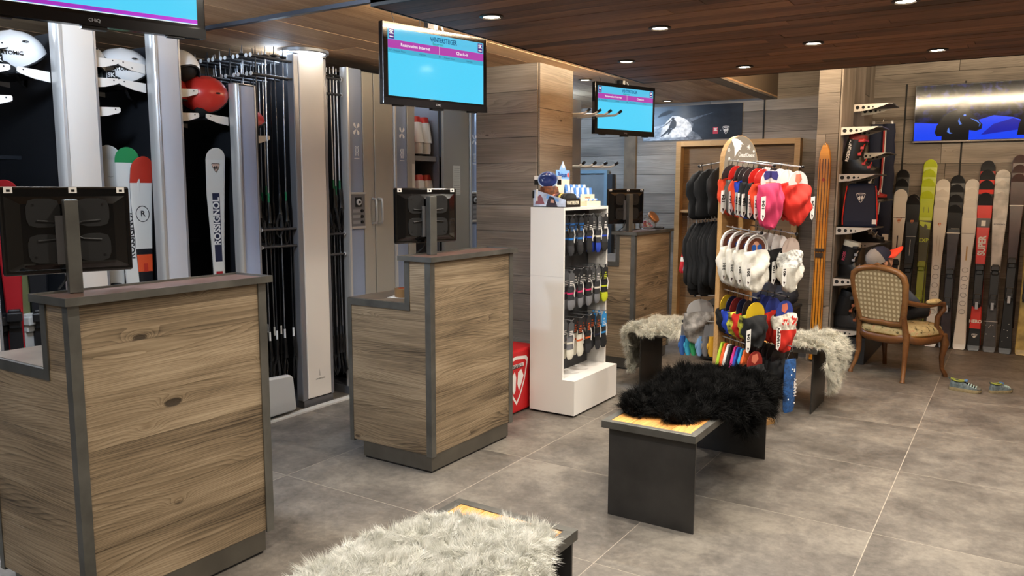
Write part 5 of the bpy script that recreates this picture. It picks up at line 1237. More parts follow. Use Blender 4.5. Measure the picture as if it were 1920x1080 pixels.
for i in range(9): hood('black liner on a wire hanger, %s from the panel' % ('first', 'second', 'third', 'fourth', 'fifth', 'sixth', 'seventh', 'eighth', 'ninth')[i], hang_loc(.10, 1.40, .05+.026*i, -1), .115, .50, wire=True)
for i, (c_, nm) in enumerate((('#c3202a', 'red'), ('#9cc4dc', 'light blue'), ('#9cc4dc', 'second light blue'))):
    t = thing('leg_warmer', '%s leg warmer hanging left of the accessory stand' % nm, 'leg warmer', hang_loc(.10, 1.40, .33-.035*i, -1), SL, 'leg warmers left of the stand')
    MB().tube([(0, 0, .004), (.006, 0, .01), (0, 0, -.02), (0, 0, -.2)], .002, 5).obj('hook', HOOKM, t, 50)
    MB().loft([[(w*math.cos(a_)+o_, .02*math.sin(a_), z) for a_ in [2*PI*k/14 for k in range(14)]] for w, z, o_ in ((.03, -.19, .0), (.035, -.22, .005), (.04, -.30, .02), (.045, -.36, .03), (.03, -.38, .03))]).obj('fabric', mat(c_, .75), t, 60)
    MB().loft([[(w*math.cos(a_)+o_, .0205*math.sin(a_), z) for a_ in [2*PI*k/14 for k in range(14)]] for w, z, o_ in ((.0395, -.27, .0165), (.0410, -.30, .02))]).obj('print_band', WHITE, t, 60)
neckwarmer('grey and white bandana on a printed grey card, left of the stand', hang_loc(.10, .86, .20, -1), mat('#8f8a85', .8, var=(25, .6)), mat('#b9b6b4', .6), None, rz=SL+R_(150), W_=.11, L_=.30)
for i, (c_, nm) in enumerate((('#2f5fa8', 'blue'), ('#3fb0d8', 'cyan'), ('#2f9a5f', 'green'), ('#7fa8d8', 'pale blue'), ('#77777a', 'grey'), ('#d8a62a', 'yellow'))):
    t = thing('small_glove', '%s small glove pair on a grey hanger card, low left of the stand' % nm, 'gloves', hang_loc(.10, .68, .325-.05*i, -1), SL+R_(155), 'small gloves low left of the stand')
    MB().tube([(0, 0, .004), (.006, 0, .010), (0, 0, -.02), (0, 0, -.03)], .002, 5).obj('hook', BLACK, t, 50)
    MB().prism([(-.03, -.02), (.03, -.02), (.034, -.12), (.02, -.13), (-.02, -.13), (-.034, -.12)], 'y', -.001, .001).obj('hanger_card', mat('#85868a', .6), t)
    for s in (-1, 1):
        g = MB().loft([[(s*.02+w*math.cos(a_), .012*math.sin(a_)-.006, z) for a_ in [2*PI*k/12 for k in range(12)]] for w, z in ((.018, -.10), (.022, -.13), (.026, -.17), (.024, -.21), (.012, -.235))]).obj('glove', mat(c_, .7), t, 60)
        MB().ball((s*.045, -.006, -.165), (.010, .010, .024), 8, 6).obj('thumb', mat(c_, .7), t, 60)
# low black trunk with a heap of jackets behind the far bench
t = thing('storage_chest', 'low black trunk behind the far bench', 'trunk', (-1.95, 7.12, 0))
MB().box(-.42, .34, -.24, .24, .02, .50).obj('trunk_body', mat('#1a1b1c', .5), t, bevel=.01); MB().box(-.43, .35, -.25, .25, .50, .53).obj('trunk_lid', mat('#232524', .45), t, bevel=.006)
def heap(label, loc, rx, ry, rz_, m, seed):
    t = thing('folded_jacket', label, 'jacket', loc, 0, 'jackets heaped on the trunk'); rs = random.Random(seed); ph = [rs.uniform(0, 6.28) for _ in range(6)]
    P = []
    for j in range(1, 12):
        a = PI*j/12
        P.append([((rx*math.sin(a)*math.cos(b))*(1+.12*math.sin(3*b+ph[0])+.07*math.sin(7*b+ph[1]+4*a)), ry*math.sin(a)*math.sin(b)*(1+.1*math.sin(4*b+ph[2])), max(.0, rz_*(1-math.cos(a))*.5*2*(1+.14*math.sin(5*b+ph[3]+3*a)) if a < PI/2*0 else rz_*(.5-.5*math.cos(a))*(1+.16*math.sin(5*b+ph[3]+3*a)))) for b in [2*PI*k/28 for k in range(28)]])
    MB().loft(P).obj('cloth', m, t, 75)
    MB().tube([(rx*.9*math.cos(q), -ry*.75+.02*math.sin(q*3), rz_*.62+.02*math.cos(q*5)) for q in [PI*.2+.1*k for k in range(18)]], .01, 6).obj('collar', mat('#3a3f4d', .8), t, 60)
heap('navy jacket heaped on the black trunk, left one', (-1.97, 7.08, .531), .24, .18, .20, mat('#1d2640', .85, bump=(40, .2)), 2)
heap('dark quilted jacket heaped on the black trunk, right one', (-1.72, 7.02, .531), .17, .16, .20, mat('#141824', .85, bump=(40, .2)), 5)
# ================================================================== SKIS AGAINST THE TELEVISION WALL
for k, x in enumerate((-1.06, -.535, .02, .55)):
    o = struct(MB().box(x-.008, x+.008, YT-.022, YT-.014, .2, 2.62).obj('trim_%d' % (7+k), mat('#0f0e0d', .7)))
o = struct(MB().box(-2.295, -2.28, YB-.022, YB-.012, .2, 2.9).obj('trim_11', mat('#0f0e0d', .7)))
TW = mat('#d9d4cb', .28); TG = mat('#b9b6b0', .3, var=(9, .3), name='marble_grey'); TK = mat('#141415', .28); TLM = mat('#b4c71e', .3); TOL = mat('#4b4a24', .35); TPL = mat('#2c1f22', .3, var=(18, .4)); TBR = mat('#3d2622', .3, var=(7, .3)); TRD = mat('#cf2f22', .3); TDG = mat('#39383a', .35, var=(12, .25)); TGD = mat('#a8934e', .35, var=(9, .55), name='gold_print')
EMO = mat('#c46a35', .4)
LEAN = -.155
def stack(x, tops, bands, nm, width=.126, waist=.078, bind='#1b1b1c', back_bands=None, deco=None, y0=8.76, acc='#a5a5a8'):
    n = len(tops)
    order = ('front', 'second', 'third', 'fourth')
    for i, zt in enumerate(tops):                       # tops from the back one to the front one
        k = n-1-i; L = zt/math.cos(LEAN)
        lab = '%s ski leaning below the big television, %s in its stack' % (nm, order[k] if n > 1 else 'front')
        t, yf = ski('ski', lab, L, width, waist, width*.9, bands if k == 0 or not back_bands else back_bands, (x, y0+.030*k, .002), 0, LEAN, 'skis leaning on the television wall', binding=bind if k == 0 else None, bind_z=.43, accent=acc, base='#c9c7c2' if k else '#2a2a2a', curl=.03)
        if k == 0 and deco: deco(t, yf, L)
def d_w1(t, yf, L):
    rooster(t, 0, yf(L*.80), L*.80, .05, EMO, TW); MB().box(-.055, .055, yf(L*.815)-.0006, yf(L*.815)+.002, L*.815, L*.818).obj('print_line', TK, t)
    MB().box(-.006, .006, yf(L*.66)-.0006, yf(L*.66)+.003, L*.60, L*.70).obj('print_slot', TBR, t)
def d_k2(t, yf, L):
    rooster(t, 0, yf(L*.84), L*.84, .05, EMO, TK); MB().box(-.045, .045, yf(L*.73)-.0006, yf(L*.73)+.002, L*.73, L*.733).obj('print_line', TW, t); MB().box(-.003, .003, yf(L*.66)-.0006, yf(L*.66)+.003, L*.6, L*.71).obj('print_slot', TG, t)
def d_lm(t, yf, L):
    for x_ in (-.02, .02): MB().box(x_-.0015, x_+.0015, yf(L*.9)-.004, yf(L*.9)+.004, L*.86, L*.93).obj('print_line', TK, t)
    ski_text(t, yf, 'EXP', L*.68, .055, TLM, vertical=False, bold=.02, sx=.9)
    ski_text(t, yf, 'R', L*.76, .04, TLM, .03, False)
    MB().prism([(-.05, L*.805), (.05, L*.795), (.05, L*.75), (.0, L*.79), (-.01, L*.765), (-.05, L*.785)], 'y', yf(L*.78)-.0006, yf(L*.78)+.003).obj('print_flash', TLM, t)
def d_w4(t, yf, L):
    rooster(t, 0, yf(L*.84), L*.84, .045, EMO, TW)
    for x_ in (-.012, .012): MB().box(x_-.001, x_+.001, yf(L*.7)-.0006, yf(L*.7)+.003, L*.62, L*.76).obj('print_line', mat('#a08f78', .5), t)
    for k in range(6):
        z = L*(.24+.06*k); MB().tube([(.026*math.cos(a_), yf(z)-.001, z+.022*math.sin(a_)) for a_ in [2*PI*q/14 for q in range(14)]], .0016, 4, closed=True).obj('print_ring', mat('#4a4541', .5), t)
def d_k5(t, yf, L):
    MB().box(-.058, .058, yf(L*.80)-.0006, yf(L*.80)+.003, L*.80, L*.808).obj('print_line', TW, t); ski_text(t, yf, 'rossignol', L*.835, .02, TG, .012, False)
def d_w6(t, yf, L):
    MB().box(-.006, .006, yf(L*.7)-.0006, yf(L*.7)+.003, L*.64, L*.74).obj('print_slot', mat('#b08a4a', .4), t); rooster(t, 0, yf(L*.86), L*.86, .03, EMO, TW)
    MB().box(-.055, .055, yf(L*.84)-.0006, yf(L*.84)+.002, L*.833, L*.836).obj('print_line', mat('#8a857c', .5), t)
    for k in range(6):
        z = L*(.27+.06*k); MB().tube([(.026*math.cos(a_), yf(z)-.001, z+.022*math.sin(a_)) for a_ in [2*PI*q/14 for q in range(14)]], .0016, 4, closed=True).obj('print_ring', mat('#4a4541', .5), t)
def d_r7(t, yf, L):
    ski_text(t, yf, 'K', L*.89, .07, TRD, 0, True, .05); MB().box(-.018, .018, yf(L*.80)-.001, yf(L*.80)+.002, L*.79, L*.825).obj('sticker', TW, t)
    ski_text(t, yf, 'SUPER', L*.665, .085, TW, .004, True, .04, .8); ski_text(t, yf, 'HERO', L*.185, .04, TW, 0, False, .04); rooster(t, 0, yf(L*.09), L*.09, .05, TW, TK); ski_text(t, yf, 'ROSSIGNOL', L*.045, .014, TW, 0, False)
def d_g8(t, yf, L):
    ski_text(t, yf, 'ROSSIGNOL', L*.80, .018, TDG, .005, False); MB().box(-.055, .055, yf(L*.19)-.0006, yf(L*.19)+.003, L*.19, L*.193).obj('print_line', TW, t)
    for k in range(7): MB().ball((rp.uniform(-.04, .04), yf(L*.1), L*rp.uniform(.05, .17)), (.004, .0015, .004), 6, 4).obj('print_dot', TW, t)
def d_b9(t, yf, L):
    ski_text(t, yf, 'rossignol', L*.88, .024, TG, 0, False); MB().box(-.058, .058, yf(L*.83)-.0006, yf(L*.83)+.003, L*.822, L*.826).obj('print_line', TW, t)
    for k in range(6): MB().ball((rp.uniform(-.04, .04), yf(L*.1), L*rp.uniform(.05, .17)), (.004, .0015, .004), 6, 4).obj('print_dot', TW, t)
stack(-1.035, (1.75, 1.655, 1.55), [(1, TW)], 'white black-backed', back_bands=[(1, TK)], deco=d_w1)
stack(-.915, (1.50, 1.475), [(1, TK)], 'plain black shield logo', deco=d_k2)
stack(-.795, (1.85, 1.75, 1.655, 1.535), [(.81, TOL), (1, TLM)], 'lime green', back_bands=[(1, TLM)], deco=d_lm, bind='#8f9a22', acc='#b4c71e')
stack(-.665, (1.65, 1.55, 1.445), [(1, TW)], 'white line-drawn', deco=d_w4, bind=None)
stack(-.540, (1.69, 1.60, 1.50, 1.40), [(.80, TPL), (1, TK)], 'black tipped plum', back_bands=[(1, TK)], deco=d_k5)
stack(-.412, (1.65, 1.56, 1.455, 1.35), [(1, TW)], 'white gold-slotted', deco=d_w6, bind=None)
stack(-.290, (1.83, 1.74, 1.64, 1.52), [(.14, TK), (.28, TRD), (.55, TK), (.78, TRD), (.84, TDG), (.92, TRD), (1, TK)], 'red and black', back_bands=[(.90, TRD), (.92, TK), (.945, TRD), (1, TK)], deco=d_r7)
stack(-.160, (1.74, 1.635, 1.525), [(.5, TDG), (1, TG)], 'marbled grey', back_bands=[(1, TG)], deco=d_g8)
stack(-.030, (1.88, 1.785, 1.70), [(.5, TK), (1, TBR)], 'dark brown', back_bands=[(1, TBR)], deco=d_b9)
stack(.105, (1.80, 1.70), [(1, TGD)], 'gold printed', waist=.085)

# big wall television
t = thing('wall_television', 'large wall television showing a rider against blue snow', 'television', (-.475, YT-.075, 2.025)); t.rotation_euler = (R_(2.4), 0, 0)
TWD, THT = .985, .565
MB().box(-TWD/2, TWD/2, -.02, .02, 0, THT).obj('housing', mat('#0b0b0d', .2), t, bevel=.004)
MB().box(-TWD/2, TWD/2, -.0225, -.02, 0, .014).obj('chin', mat('#6d6661', .3, .7), t)
MB().box(-.2, .2, .02, .055, .15, .4).obj('wall_mount', BLACKM, t)
sc = MB().box(-TWD/2+.008, TWD/2-.008, -.0206, -.0201, .018, THT-.008).obj('screen', snow_print('screen_forest', '#03040c', '#1c2c9a', 9, 1, 1.2, .52, .8, emit=.55), t)
def sflat(pts, m, nm, y): return MB().prism(pts, 'y', y-.0003, y).obj(nm, m, sc)
SNB = emat('#0a46ff', .95); SNB2 = emat('#0a18b8', .8); SKR = mat('#02030f', .12)
sflat([(-.484, .018), (.484, .018), (.484, .17), (.36, .22), (.2, .245), (.05, .2), (-.1, .18), (-.3, .185), (-.484, .2)], SNB, 'snow_field', -.0207)
sflat([(.1, .06), (.4, .10), (.484, .16), (.36, .21), (.2, .16)], SNB2, 'snow_shadow', -.0211)
sflat([(-.235, .018), (.0, .018), (.0, .11), (.06, .10), (.105, .12), (.11, .16), (.07, .21), (.03, .25), (-.01, .29), (.0, .35), (-.02, .40), (-.06, .41), (-.105, .40), (-.12, .35), (-.115, .31), (-.18, .29), (-.23, .25), (-.285, .16), (-.30, .095), (-.28, .06), (-.235, .06)], SKR, 'rider', -.0215)
sflat([(.40, .05), (.484, .05), (.484, .23), (.43, .21), (.41, .15)], SKR, 'second_rider', -.0215)
GLB = emat('#5f90ff', .8)
for pts in ([(-.19, .10), (-.165, .08), (-.14, .085), (-.165, .095), (-.175, .14), (-.185, .13)], [(-.1, .2), (-.085, .165), (-.065, .17), (-.085, .2), (-.09, .235)], [(.0, .225), (.05, .195), (.085, .17), (.08, .14), (.095, .165), (.06, .205)]): sflat(pts, GLB, 'rider_highlight', -.022)
MB().ball((-.045, -.022, .255), (.012, .0008, .011), 8, 6).obj('goggle_glint', GLB, sc)
text('HISENSE', .008, TW, t, (.0, -.0228, .007), (PI/2, 0, 0), depth=.0002)

# ================================================================== VINTAGE SKIS ON THE COLUMN
for i, (dx, dy, lab) in enumerate(((0, 0, 'orange vintage wooden ski with dark stripes on the column, front one'), (.003, .018, 'orange vintage wooden ski behind the front one on the column'))):
    t = thing('vintage_ski', lab, 'ski', (-1.478+dx, CY0-.050+dy, .02), 0, 'vintage skis'); t.rotation_euler = (-.008, 0, 0)
    Lv = 1.94; prof = [(-.045, 0), (.045, 0), (.044, .5), (.042, .9), (.046, 1.4), (.05, 1.72), (.046, 1.80), (.036, 1.87), (.018, 1.92), (0, Lv), (-.018, 1.92), (-.036, 1.87), (-.046, 1.80), (-.05, 1.72), (-.046, 1.4), (-.042, .9), (-.044, .5)]
    MB().prism(prof, 'y', -.007, .007).obj('ski_body', W_OSKI, t)
    for x_ in (-.036, -.012, .012, .036): MB().box(x_-.003, x_+.003, -.0078, -.007, .02, 1.80).obj('stripe', mat('#3a1c0c', .4), t)
    MB().ball((0, -.006, Lv-.015), (.008, .006, .01), 8, 6).obj('tip_knob', HOOKM, t)
    MB().box(-.03, .03, -.02, -.0078, .93, .97).box(-.038, .038, -.026, -.0078, .985, 1.01).obj('toe_iron', mat('#4a4038', .35, .7), t)
    MB().prism([(0, 1.60), (.012, 1.615), (0, 1.64), (-.012, 1.615)], 'y', -.0085, -.0078).obj('emblem', mat('#b5391f', .5), t)

# ================================================================== BOOT SHELVES
SHW = mat('#cfcac2', .4, .2); SHT = mat('#4d4b48', .45, .4)
def bshelf(y, z, lab, L_=.30, dep=.42):
    t = thing('wall_shelf', lab, 'shelf', (CX+.016, y, z), 0, 'perforated bracket shelves')
    MB().box(0, L_+.03, 0, dep, -.010, 0).obj('board', SHT, t)
    for yy in (-.004, dep):
        P = [(0, 0), (L_, 0), (L_*.86, -.018), (L_*.6, -.043), (L_*.3, -.06), (0, -.068)]
        b = MB().prism(P, 'y', yy, yy+.004).obj('bracket', SHW, t)
        for x_, r_ in ((.03, .017), (.08, .014), (.125, .011), (.162, .007)):
            MB().lathe([(r_, 0), (r_, .0052)], 14).xf(Matrix.Translation((x_, yy+.0046, -.029)) @ Matrix.Rotation(PI/2, 4, 'X')).obj('hole', BLACKM, b)
    return t
AZ = (2.09, 1.685, 1.222, .765, .305); BZ = (2.335, 1.89, 1.46, 1.06)
for i, z in enumerate(AZ): bshelf(7.46, z, 'perforated shelf on the column front row, %s from the top' % ('first', 'second', 'third', 'fourth', 'fifth')[i])
for i, z in enumerate(BZ): bshelf(8.02, z, 'perforated shelf on the column rear row, %s from the top' % ('first', 'second', 'third', 'fourth')[i])
o = MB().box(CX+.016, CX+.3, 7.5, 8.9, .0, .24).obj('shelf_plinth', mat('#2b2c2f', .5)); tag(o, 'dark low plinth under the boot shelves', 'plinth')
bx0 = CX+.016
boot('black and red ski boot with white lettering on the second front shelf', (bx0+.12, 7.60, 1.6855), R_(-8), bb, bb, mat('#7a1d18', .6), br, 1.05, brand='ROSSIGNOL', buckm=br)
boot('black ski boot with a cream fleece liner on the fourth front shelf', (bx0+.12, 7.60, .7655), R_(-8), bb, bb, mat('#d9d2c0', .95), bb, .98, brand='ROSS', brandm=mat('#b03a5a', .5))
boot('black ski boot with colourful buckles on the lowest front shelf', (bx0+.12, 7.58, .3055), R_(-5), mat('#2a2a2c', .4), bb, bb, mat('#3a3b40', .6), 1.02, buckm=mat('#b06a4a', .35, .4))
boot('black ski boot behind the colourful one on the lowest shelf', (bx0+.14, 7.75, .3055), R_(-12), bb, bb, bb, bb, 1.0)
boot('red and white ski boot on the third rear shelf', (bx0+.14, 8.14, 1.4605), R_(-10), br, bb, bb, bw, .95, buckm=bw)
boot('black ski boot on the fourth rear shelf', (bx0+.13, 8.14, 1.0605), R_(-10), bb, bb, bb, bb, 1.0)
# navy bag with emblem
t = thing('boot_bag', 'navy boot bag with red piping and a white shield emblem', 'bag', (bx0+.17, 7.62, 1.2225), R_(6))
NV = mat('#1a2138', .8, bump=(60, .15))
MB().loft([[(sx*w, sy*d, z) for sx, sy in ((-1, -1), (1, -1), (1, 1), (-1, 1))] for w, d, z in ((.135, .10, 0), (.14, .11, .05), (.13, .11, .25), (.115, .10, .36), (.10, .08, .385))]).obj('bag_body', NV, t, bevel=.02)
for s in (-1, 1): MB().tube([(s*.137, -.108, .02), (s*.140, -.112, .08), (s*.130, -.112, .24), (s*.115, -.102, .36)], .005, 6).obj('piping', RD, t, 50)
rooster(t, 0, -.1135, .26, .075, WHITE, NV)
MB().box(.10, .135, -.1145, -.1125, .03, .07).obj('care_label', WHITE, t)
# hanging ski trousers
t = thing('ski_trousers', 'navy ski trousers with a red and white side stripe on a metal hanger', 'trousers', (-1.235, 8.93, 0), R_(0))
MB().tube([(-.09, 0, 2.235), (.09, 0, 2.235)], .005, 6).obj('hanger_bar', HOOKM, t)
MB().tube([(0, 0, 2.235), (0, 0, 2.26), (.012, 0, 2.275), (.02, 0, 2.262)], .004, 6).obj('hanger_hook', HOOKM, t, 50)
for s in (-1, 1): MB().box(s*.085-.012, s*.085+.012, -.014, .014, 2.205, 2.245).obj('clip', HOOKM, t)
rt = random.Random(6)
for s in (-1, 1):
    rows = []
    for q in range(15):
        f = q/14; z = 2.215-1.18*f; w = .058+.010*math.sin(f*4)+.010*f
        rows.append([(s*.055+.008*f*s+w*math.cos(a_)+.006*math.sin(f*31+a_*2), .035*math.sin(a_)*(1+.3*math.sin(f*27+a_*3)), z) for a_ in [2*PI*k/16 for k in range(16)]])
    MB().loft(rows).obj('trouser_leg', NV, t, 70)
MB().tube([(.02, -.04, 2.17), (.022, -.045, 1.9), (.015, -.045, 1.6), (-.005, -.045, 1.3)], .009, 6).obj('side_stripe', mat('#b43a3a', .7), t, 60)
MB().tube([(.035, -.042, 2.17), (.037, -.047, 1.9), (.03, -.047, 1.6), (.01, -.047, 1.3)], .006, 6).obj('side_stripe', WHITE, t, 60)
MB().box(.06, .12, -.052, -.051, 1.02, 1.10).obj('price_tag', WHITE, t)

# ================================================================== ARMCHAIR WITH A CHILD
def checks(name, c0, c1, sc_):
    m = bpy.data.materials.new(name); m.use_nodes = True; nt = m.node_tree; b = nt.nodes['Principled BSDF']; b.inputs['Roughness'].default_value = .85
    tc = nt.nodes.new('ShaderNodeTexCoord'); acc = None
    for ax in ('X', 'Z'):
        w = nt.nodes.new('ShaderNodeTexWave'); w.bands_direction = ax; w.inputs['Scale'].default_value = sc_; w.inputs['Distortion'].default_value = .3; nt.links.new(tc.outputs['Object'], w.inputs['Vector'])
        if acc is None: acc = w
        else:
            mx = nt.nodes.new('ShaderNodeMath'); mx.operation = 'MULTIPLY'; nt.links.new(acc.outputs['Fac'], mx.inputs[0]); nt.links.new(w.outputs['Fac'], mx.inputs[1])
    r = nt.nodes.new('ShaderNodeValToRGB'); r.color_ramp.elements[0].color = lin(c0); r.color_ramp.elements[1].color = lin(c1); r.color_ramp.elements[0].position = .1; r.color_ramp.elements[1].position = .6
    nt.links.new(mx.outputs[0], r.inputs['Fac']); nt.links.new(r.outputs['Color'], b.inputs['Base Color']); return m
def floral(name):
    m = bpy.data.materials.new(name); m.use_nodes = True; nt = m.node_tree; b = nt.nodes['Principled BSDF']; b.inputs['Roughness'].default_value = .85
    tc = nt.nodes.new('ShaderNodeTexCoord'); n = nt.nodes.new('ShaderNodeTexNoise'); n.inputs['Scale'].default_value = 16; n.inputs['Detail'].default_value = 3; n.inputs['Distortion'].default_value = 1.5; nt.links.new(tc.outputs['Object'], n.inputs['Vector'])
    r = nt.nodes.new('ShaderNodeValToRGB'); e = r.color_ramp.elements; e[0].position = .33; e[0].color = lin('#4d4327'); e[1].position = .75; e[1].color = lin('#a86a4a')
    for p_, c_ in ((.40, '#a8966a'), (.6, '#b5a478'), (.66, '#b58a66')): k = e.new(p_); k.color = lin(c_)
    nt.links.new(n.outputs['Fac'], r.inputs['Fac']); nt.links.new(r.outputs['Color'], b.inputs['Base Color']); return m
CHK = checks('checked_fabric', '#8f7d5c', '#c4b592', 8.5); FLO = floral('floral_tapestry')
CHA = R_(-27)
ch = thing('armchair', 'carved wooden armchair with checked back and floral tapestry seat', 'armchair', (-.80, 7.29, 0), CHA)
def leg(pts, rad): MB().tube(pts, rad, 10).obj('leg', W_CHAIR, ch, 60)
for s in (-1, 1):
    leg([(s*.215, -.20, .40), (s*.215, -.205, .30), (s*.212, -.205, .2), (s*.222, -.225, .10), (s*.238, -.255, .03), (s*.240, -.262, 0)], [.026, .026, .021, .018, .016, .021])
    leg([(s*.265, .215, .36), (s*.275, .235, .28), (s*.262, .225, .17), (s*.262, .235, .07), (s*.278, .262, .02), (s*.280, .268, 0)], [.034, .033, .022, .017, .02, .018])
# seat rail: serpentine
rail = []
for k in range(40):
    a = 2*PI*k/40; c, q = math.cos(a), math.sin(a)
    rx_ = .28 if q > 0 else .28-.055*min(-q*1.3, 1); x_ = rx_*math.copysign(abs(c)**.42, c); y_ = .005+.235*math.copysign(abs(q)**.42, q)
    rail.append((x_, y_, .345-.012*math.cos(4*a)))
MB().tube(rail, .030, 8, closed=True, sx=.75, sy=1.25).obj('seat_rail', W_CHAIR, ch, 60)
P = [[(x_*f, y_*f+(1-f)*.005, .365+h_) for x_, y_, _ in rail] for f, h_ in ((1.02, .0), (1.04, .035), (1.0, .065), (.85, .088), (.5, .10), (.1, .104))]
MB().loft(P).obj('seat_cushion', FLO, ch, 70)
MB().tube([(x_*1.035, y_*1.035, .372) for x_, y_, _ in rail], .006, 6, closed=True).obj('nail_trim', mat('#8a6a35', .35, .7), ch, 60)
# back frame (leans back), local plane y ~ -.22
def bp(x_, z_): return (x_, -.215-.20*(z_-.40), z_)
outl = [(-.185, .47), (-.205, .55), (-.228, .68), (-.238, .80), (-.225, .86), (-.18, .895), (-.10, .915), (0, .925), (.10, .915), (.18, .895), (.225, .86), (.238, .80), (.228, .68), (.205, .55), (.185, .47), (.10, .46), (0, .468), (-.10, .46)]
MB().tube([bp(*q) for q in outl], .026, 8, closed=True).obj('back_frame', W_CHAIR, ch, 60)
inn = [(x_*.90, .69+(z_-.69)*.90) for x_, z_ in outl]
b = MB(); n = len(inn); 
b.loft([[Vector(bp(x_, z_))+Vector((0, d, 0)) for x_, z_ in inn] for d in (-.012, .03)]).obj('back_panel', CHK, ch)
MB().loft([[Vector(bp(x_*f, .69+(z_-.69)*f))+Vector((0, d, 0)) for x_, z_ in inn] for d, f in ((.03, 1.), (.05, .9), (.055, .5))]).obj('back_cushion', FLO, ch, 70)
for s in (-1, 1):
    MB().tube([(s*.215, -.205, .36), (s*.208, -.22, .44), bp(s*.20, .53)], [.026, .024, .026], 8).obj('back_stile', W_CHAIR, ch, 60)
    MB().tube([bp(s*.222, .66), (s*.26, -.16, .635), (s*.295, -.06, .625), (s*.305, .07, .635), (s*.30, .13, .625), (s*.305, .135, .585), (s*.285, .085, .52), (s*.275, .10, .44), (s*.285, .15, .38)], [.022, .02, .019, .02, .024, .022, .019, .02, .026], 8).obj('arm', W_CHAIR, ch, 60)
    MB().ball((s*.300, -.005, .655), (.032, .095, .024), 14, 8).obj('arm_pad', FLO, ch, 60)
MB().tube([(-.03, -.325, .94), (0, -.327, .95), (.03, -.325, .94)], [.01, .016, .01], 8).obj('crest_carving', W_CHAIR, ch, 60)

# --- child, seated and leaning back, legs drawn up, looking right
def skin_body(name, V, E, m, parent, sub=2, root=0):
    me = bpy.data.meshes.new(name); me.from_pydata([v[:3] for v in V], E, []); me.materials.append(m)
    o = link(name, me, parent)
    me.skin_vertices.new() if hasattr(me.skin_vertices, 'new') and not me.skin_vertices else None
    md = o.modifiers.new('skin', 'SKIN'); md.use_smooth_shade = True
    sv = me.skin_vertices[0].data if me.skin_vertices else None
    if sv:
        for i, v in enumerate(V):
            sv[i].radius = (v[3], v[4] if len(v) > 4 else v[3]); sv[i].use_root = (i == root)
    s = o.modifiers.new('subdivision', 'SUBSURF'); s.levels = sub; s.render_levels = sub
    return o
pc = thing('person', 'child in a grey cap with orange brim, seated in the armchair', 'person', (-.80-.055, 7.29+.028, 0), CHA)
SKN = mat('#c99a80', .6); JK = mat('#17181d', .85, bump=(50, .15)); JG = mat('#4b5564', .85)
Vb = [(0, .0, .52, .085), (0, -.06, .60, .095), (0, -.13, .70, .10), (.0, -.165, .80, .075), (-.01, -.17, .855, .038), (-.025, -.16, .90, .05), (-.035, -.15, .96, .07), (-.035, -.15, 1.0, .055),
      (-.11, -.15, .785, .045), (-.17, -.06, .66, .036), (-.10, .06, .60, .028), (-.04, .10, .60, .026),
      (.11, -.15, .785, .045), (.205, -.07, .66, .036), (.17, .06, .62, .028), (.11, .12, .62, .026),
      (-.07, .03, .51, .065), (-.19, .16, .54, .05), (-.08, .22, .50, .036), (.03, .20, .495, .03), (.07, .22, .495, .022),
      (.07, .03, .51, .065), (.215, .15, .55, .05), (.15, .22, .51, .036), (.06, .16, .49, .03), (.02, .19, .485, .022)]
Eb = [(0, 1), (1, 2), (2, 3), (3, 4), (4, 5), (5, 6), (6, 7), (3, 8), (8, 9), (9, 10), (10, 11), (3, 12), (12, 13), (13, 14), (14, 15), (0, 16), (16, 17), (17, 18), (18, 19), (19, 20), (0, 21), (21, 22), (22, 23), (23, 24), (24, 25)]
skin_body('body', Vb, Eb, SKN, pc)
# clothes: jacket and trousers grown slightly larger over the same joints
Vj = [(0, .0, .53, .10), (0, -.06, .60, .108), (0, -.13, .70, .112), (0, -.165, .80, .085), (0, -.17, .835, .05), (-.11, -.15, .785, .055), (-.17, -.06, .66, .046), (-.10, .06, .60, .038), (.11, -.15, .785, .055), (.205, -.07, .66, .046), (.17, .06, .62, .038), (.125, .105, .62, .034), (-.055, .09, .60, .034)]
skin_body('jacket', Vj, [(0, 1), (1, 2), (2, 3), (3, 4), (3, 5), (5, 6), (6, 7), (7, 12), (3, 8), (8, 9), (9, 10), (10, 11)], JG, pc)
Vt = [(0, .0, .52, .10), (-.07, .03, .52, .078), (-.19, .16, .55, .06), (-.09, .215, .51, .047), (.07, .03, .52, .078), (.215, .15, .56, .062), (.155, .215, .52, .048), (.10, .19, .505, .042)]
skin_body('trousers', Vt, [(0, 1), (1, 2), (2, 3), (0, 4), (4, 5), (5, 6), (6, 7)], JK, pc)
for x_, y_, z_ in ((.128, .205, .512), (.112, .195, .508)):
    MB().tube([(x_+.047*math.cos(a_)*.3, y_+.047*math.cos(a_)*.8, z_+.047*math.sin(a_)) for a_ in [2*PI*k/14 for k in range(14)]], .006, 6, closed=True).obj('sock_stripe', mat('#b79a92', .8), pc, 60)
hands = MB()
for hx, hy, hz, s in ((.085, .15, .622, 1), (-.02, .135, .602, -1)):
    st_ = len(hands.v)
    hands.loft([[(hx+s*-.0+w*math.cos(a_), hy+d_, hz+.011*math.sin(a_)) for a_ in [2*PI*k/10 for k in range(10)]] for w, d_ in ((.016, -.02), (.024, .0), (.026, .02), (.022, .032))])
    for f in range(4): hands.tube([(hx-.018+.012*f, hy+.028, hz), (hx-.018+.012*f, hy+.046+.004*(1-abs(f-1.5)), hz-.002), (hx-.018+.012*f, hy+.058+.004*(1-abs(f-1.5)), hz-.012)], [.0062, .0058, .0048], 6)
    hands.tube([(hx-s*.022, hy+.002, hz), (hx-s*.036, hy+.02, hz-.004), (hx-s*.034, hy+.034, hz-.010)], [.0068, .0062, .005], 6)
hands.obj('hands', SKN, pc, 60)
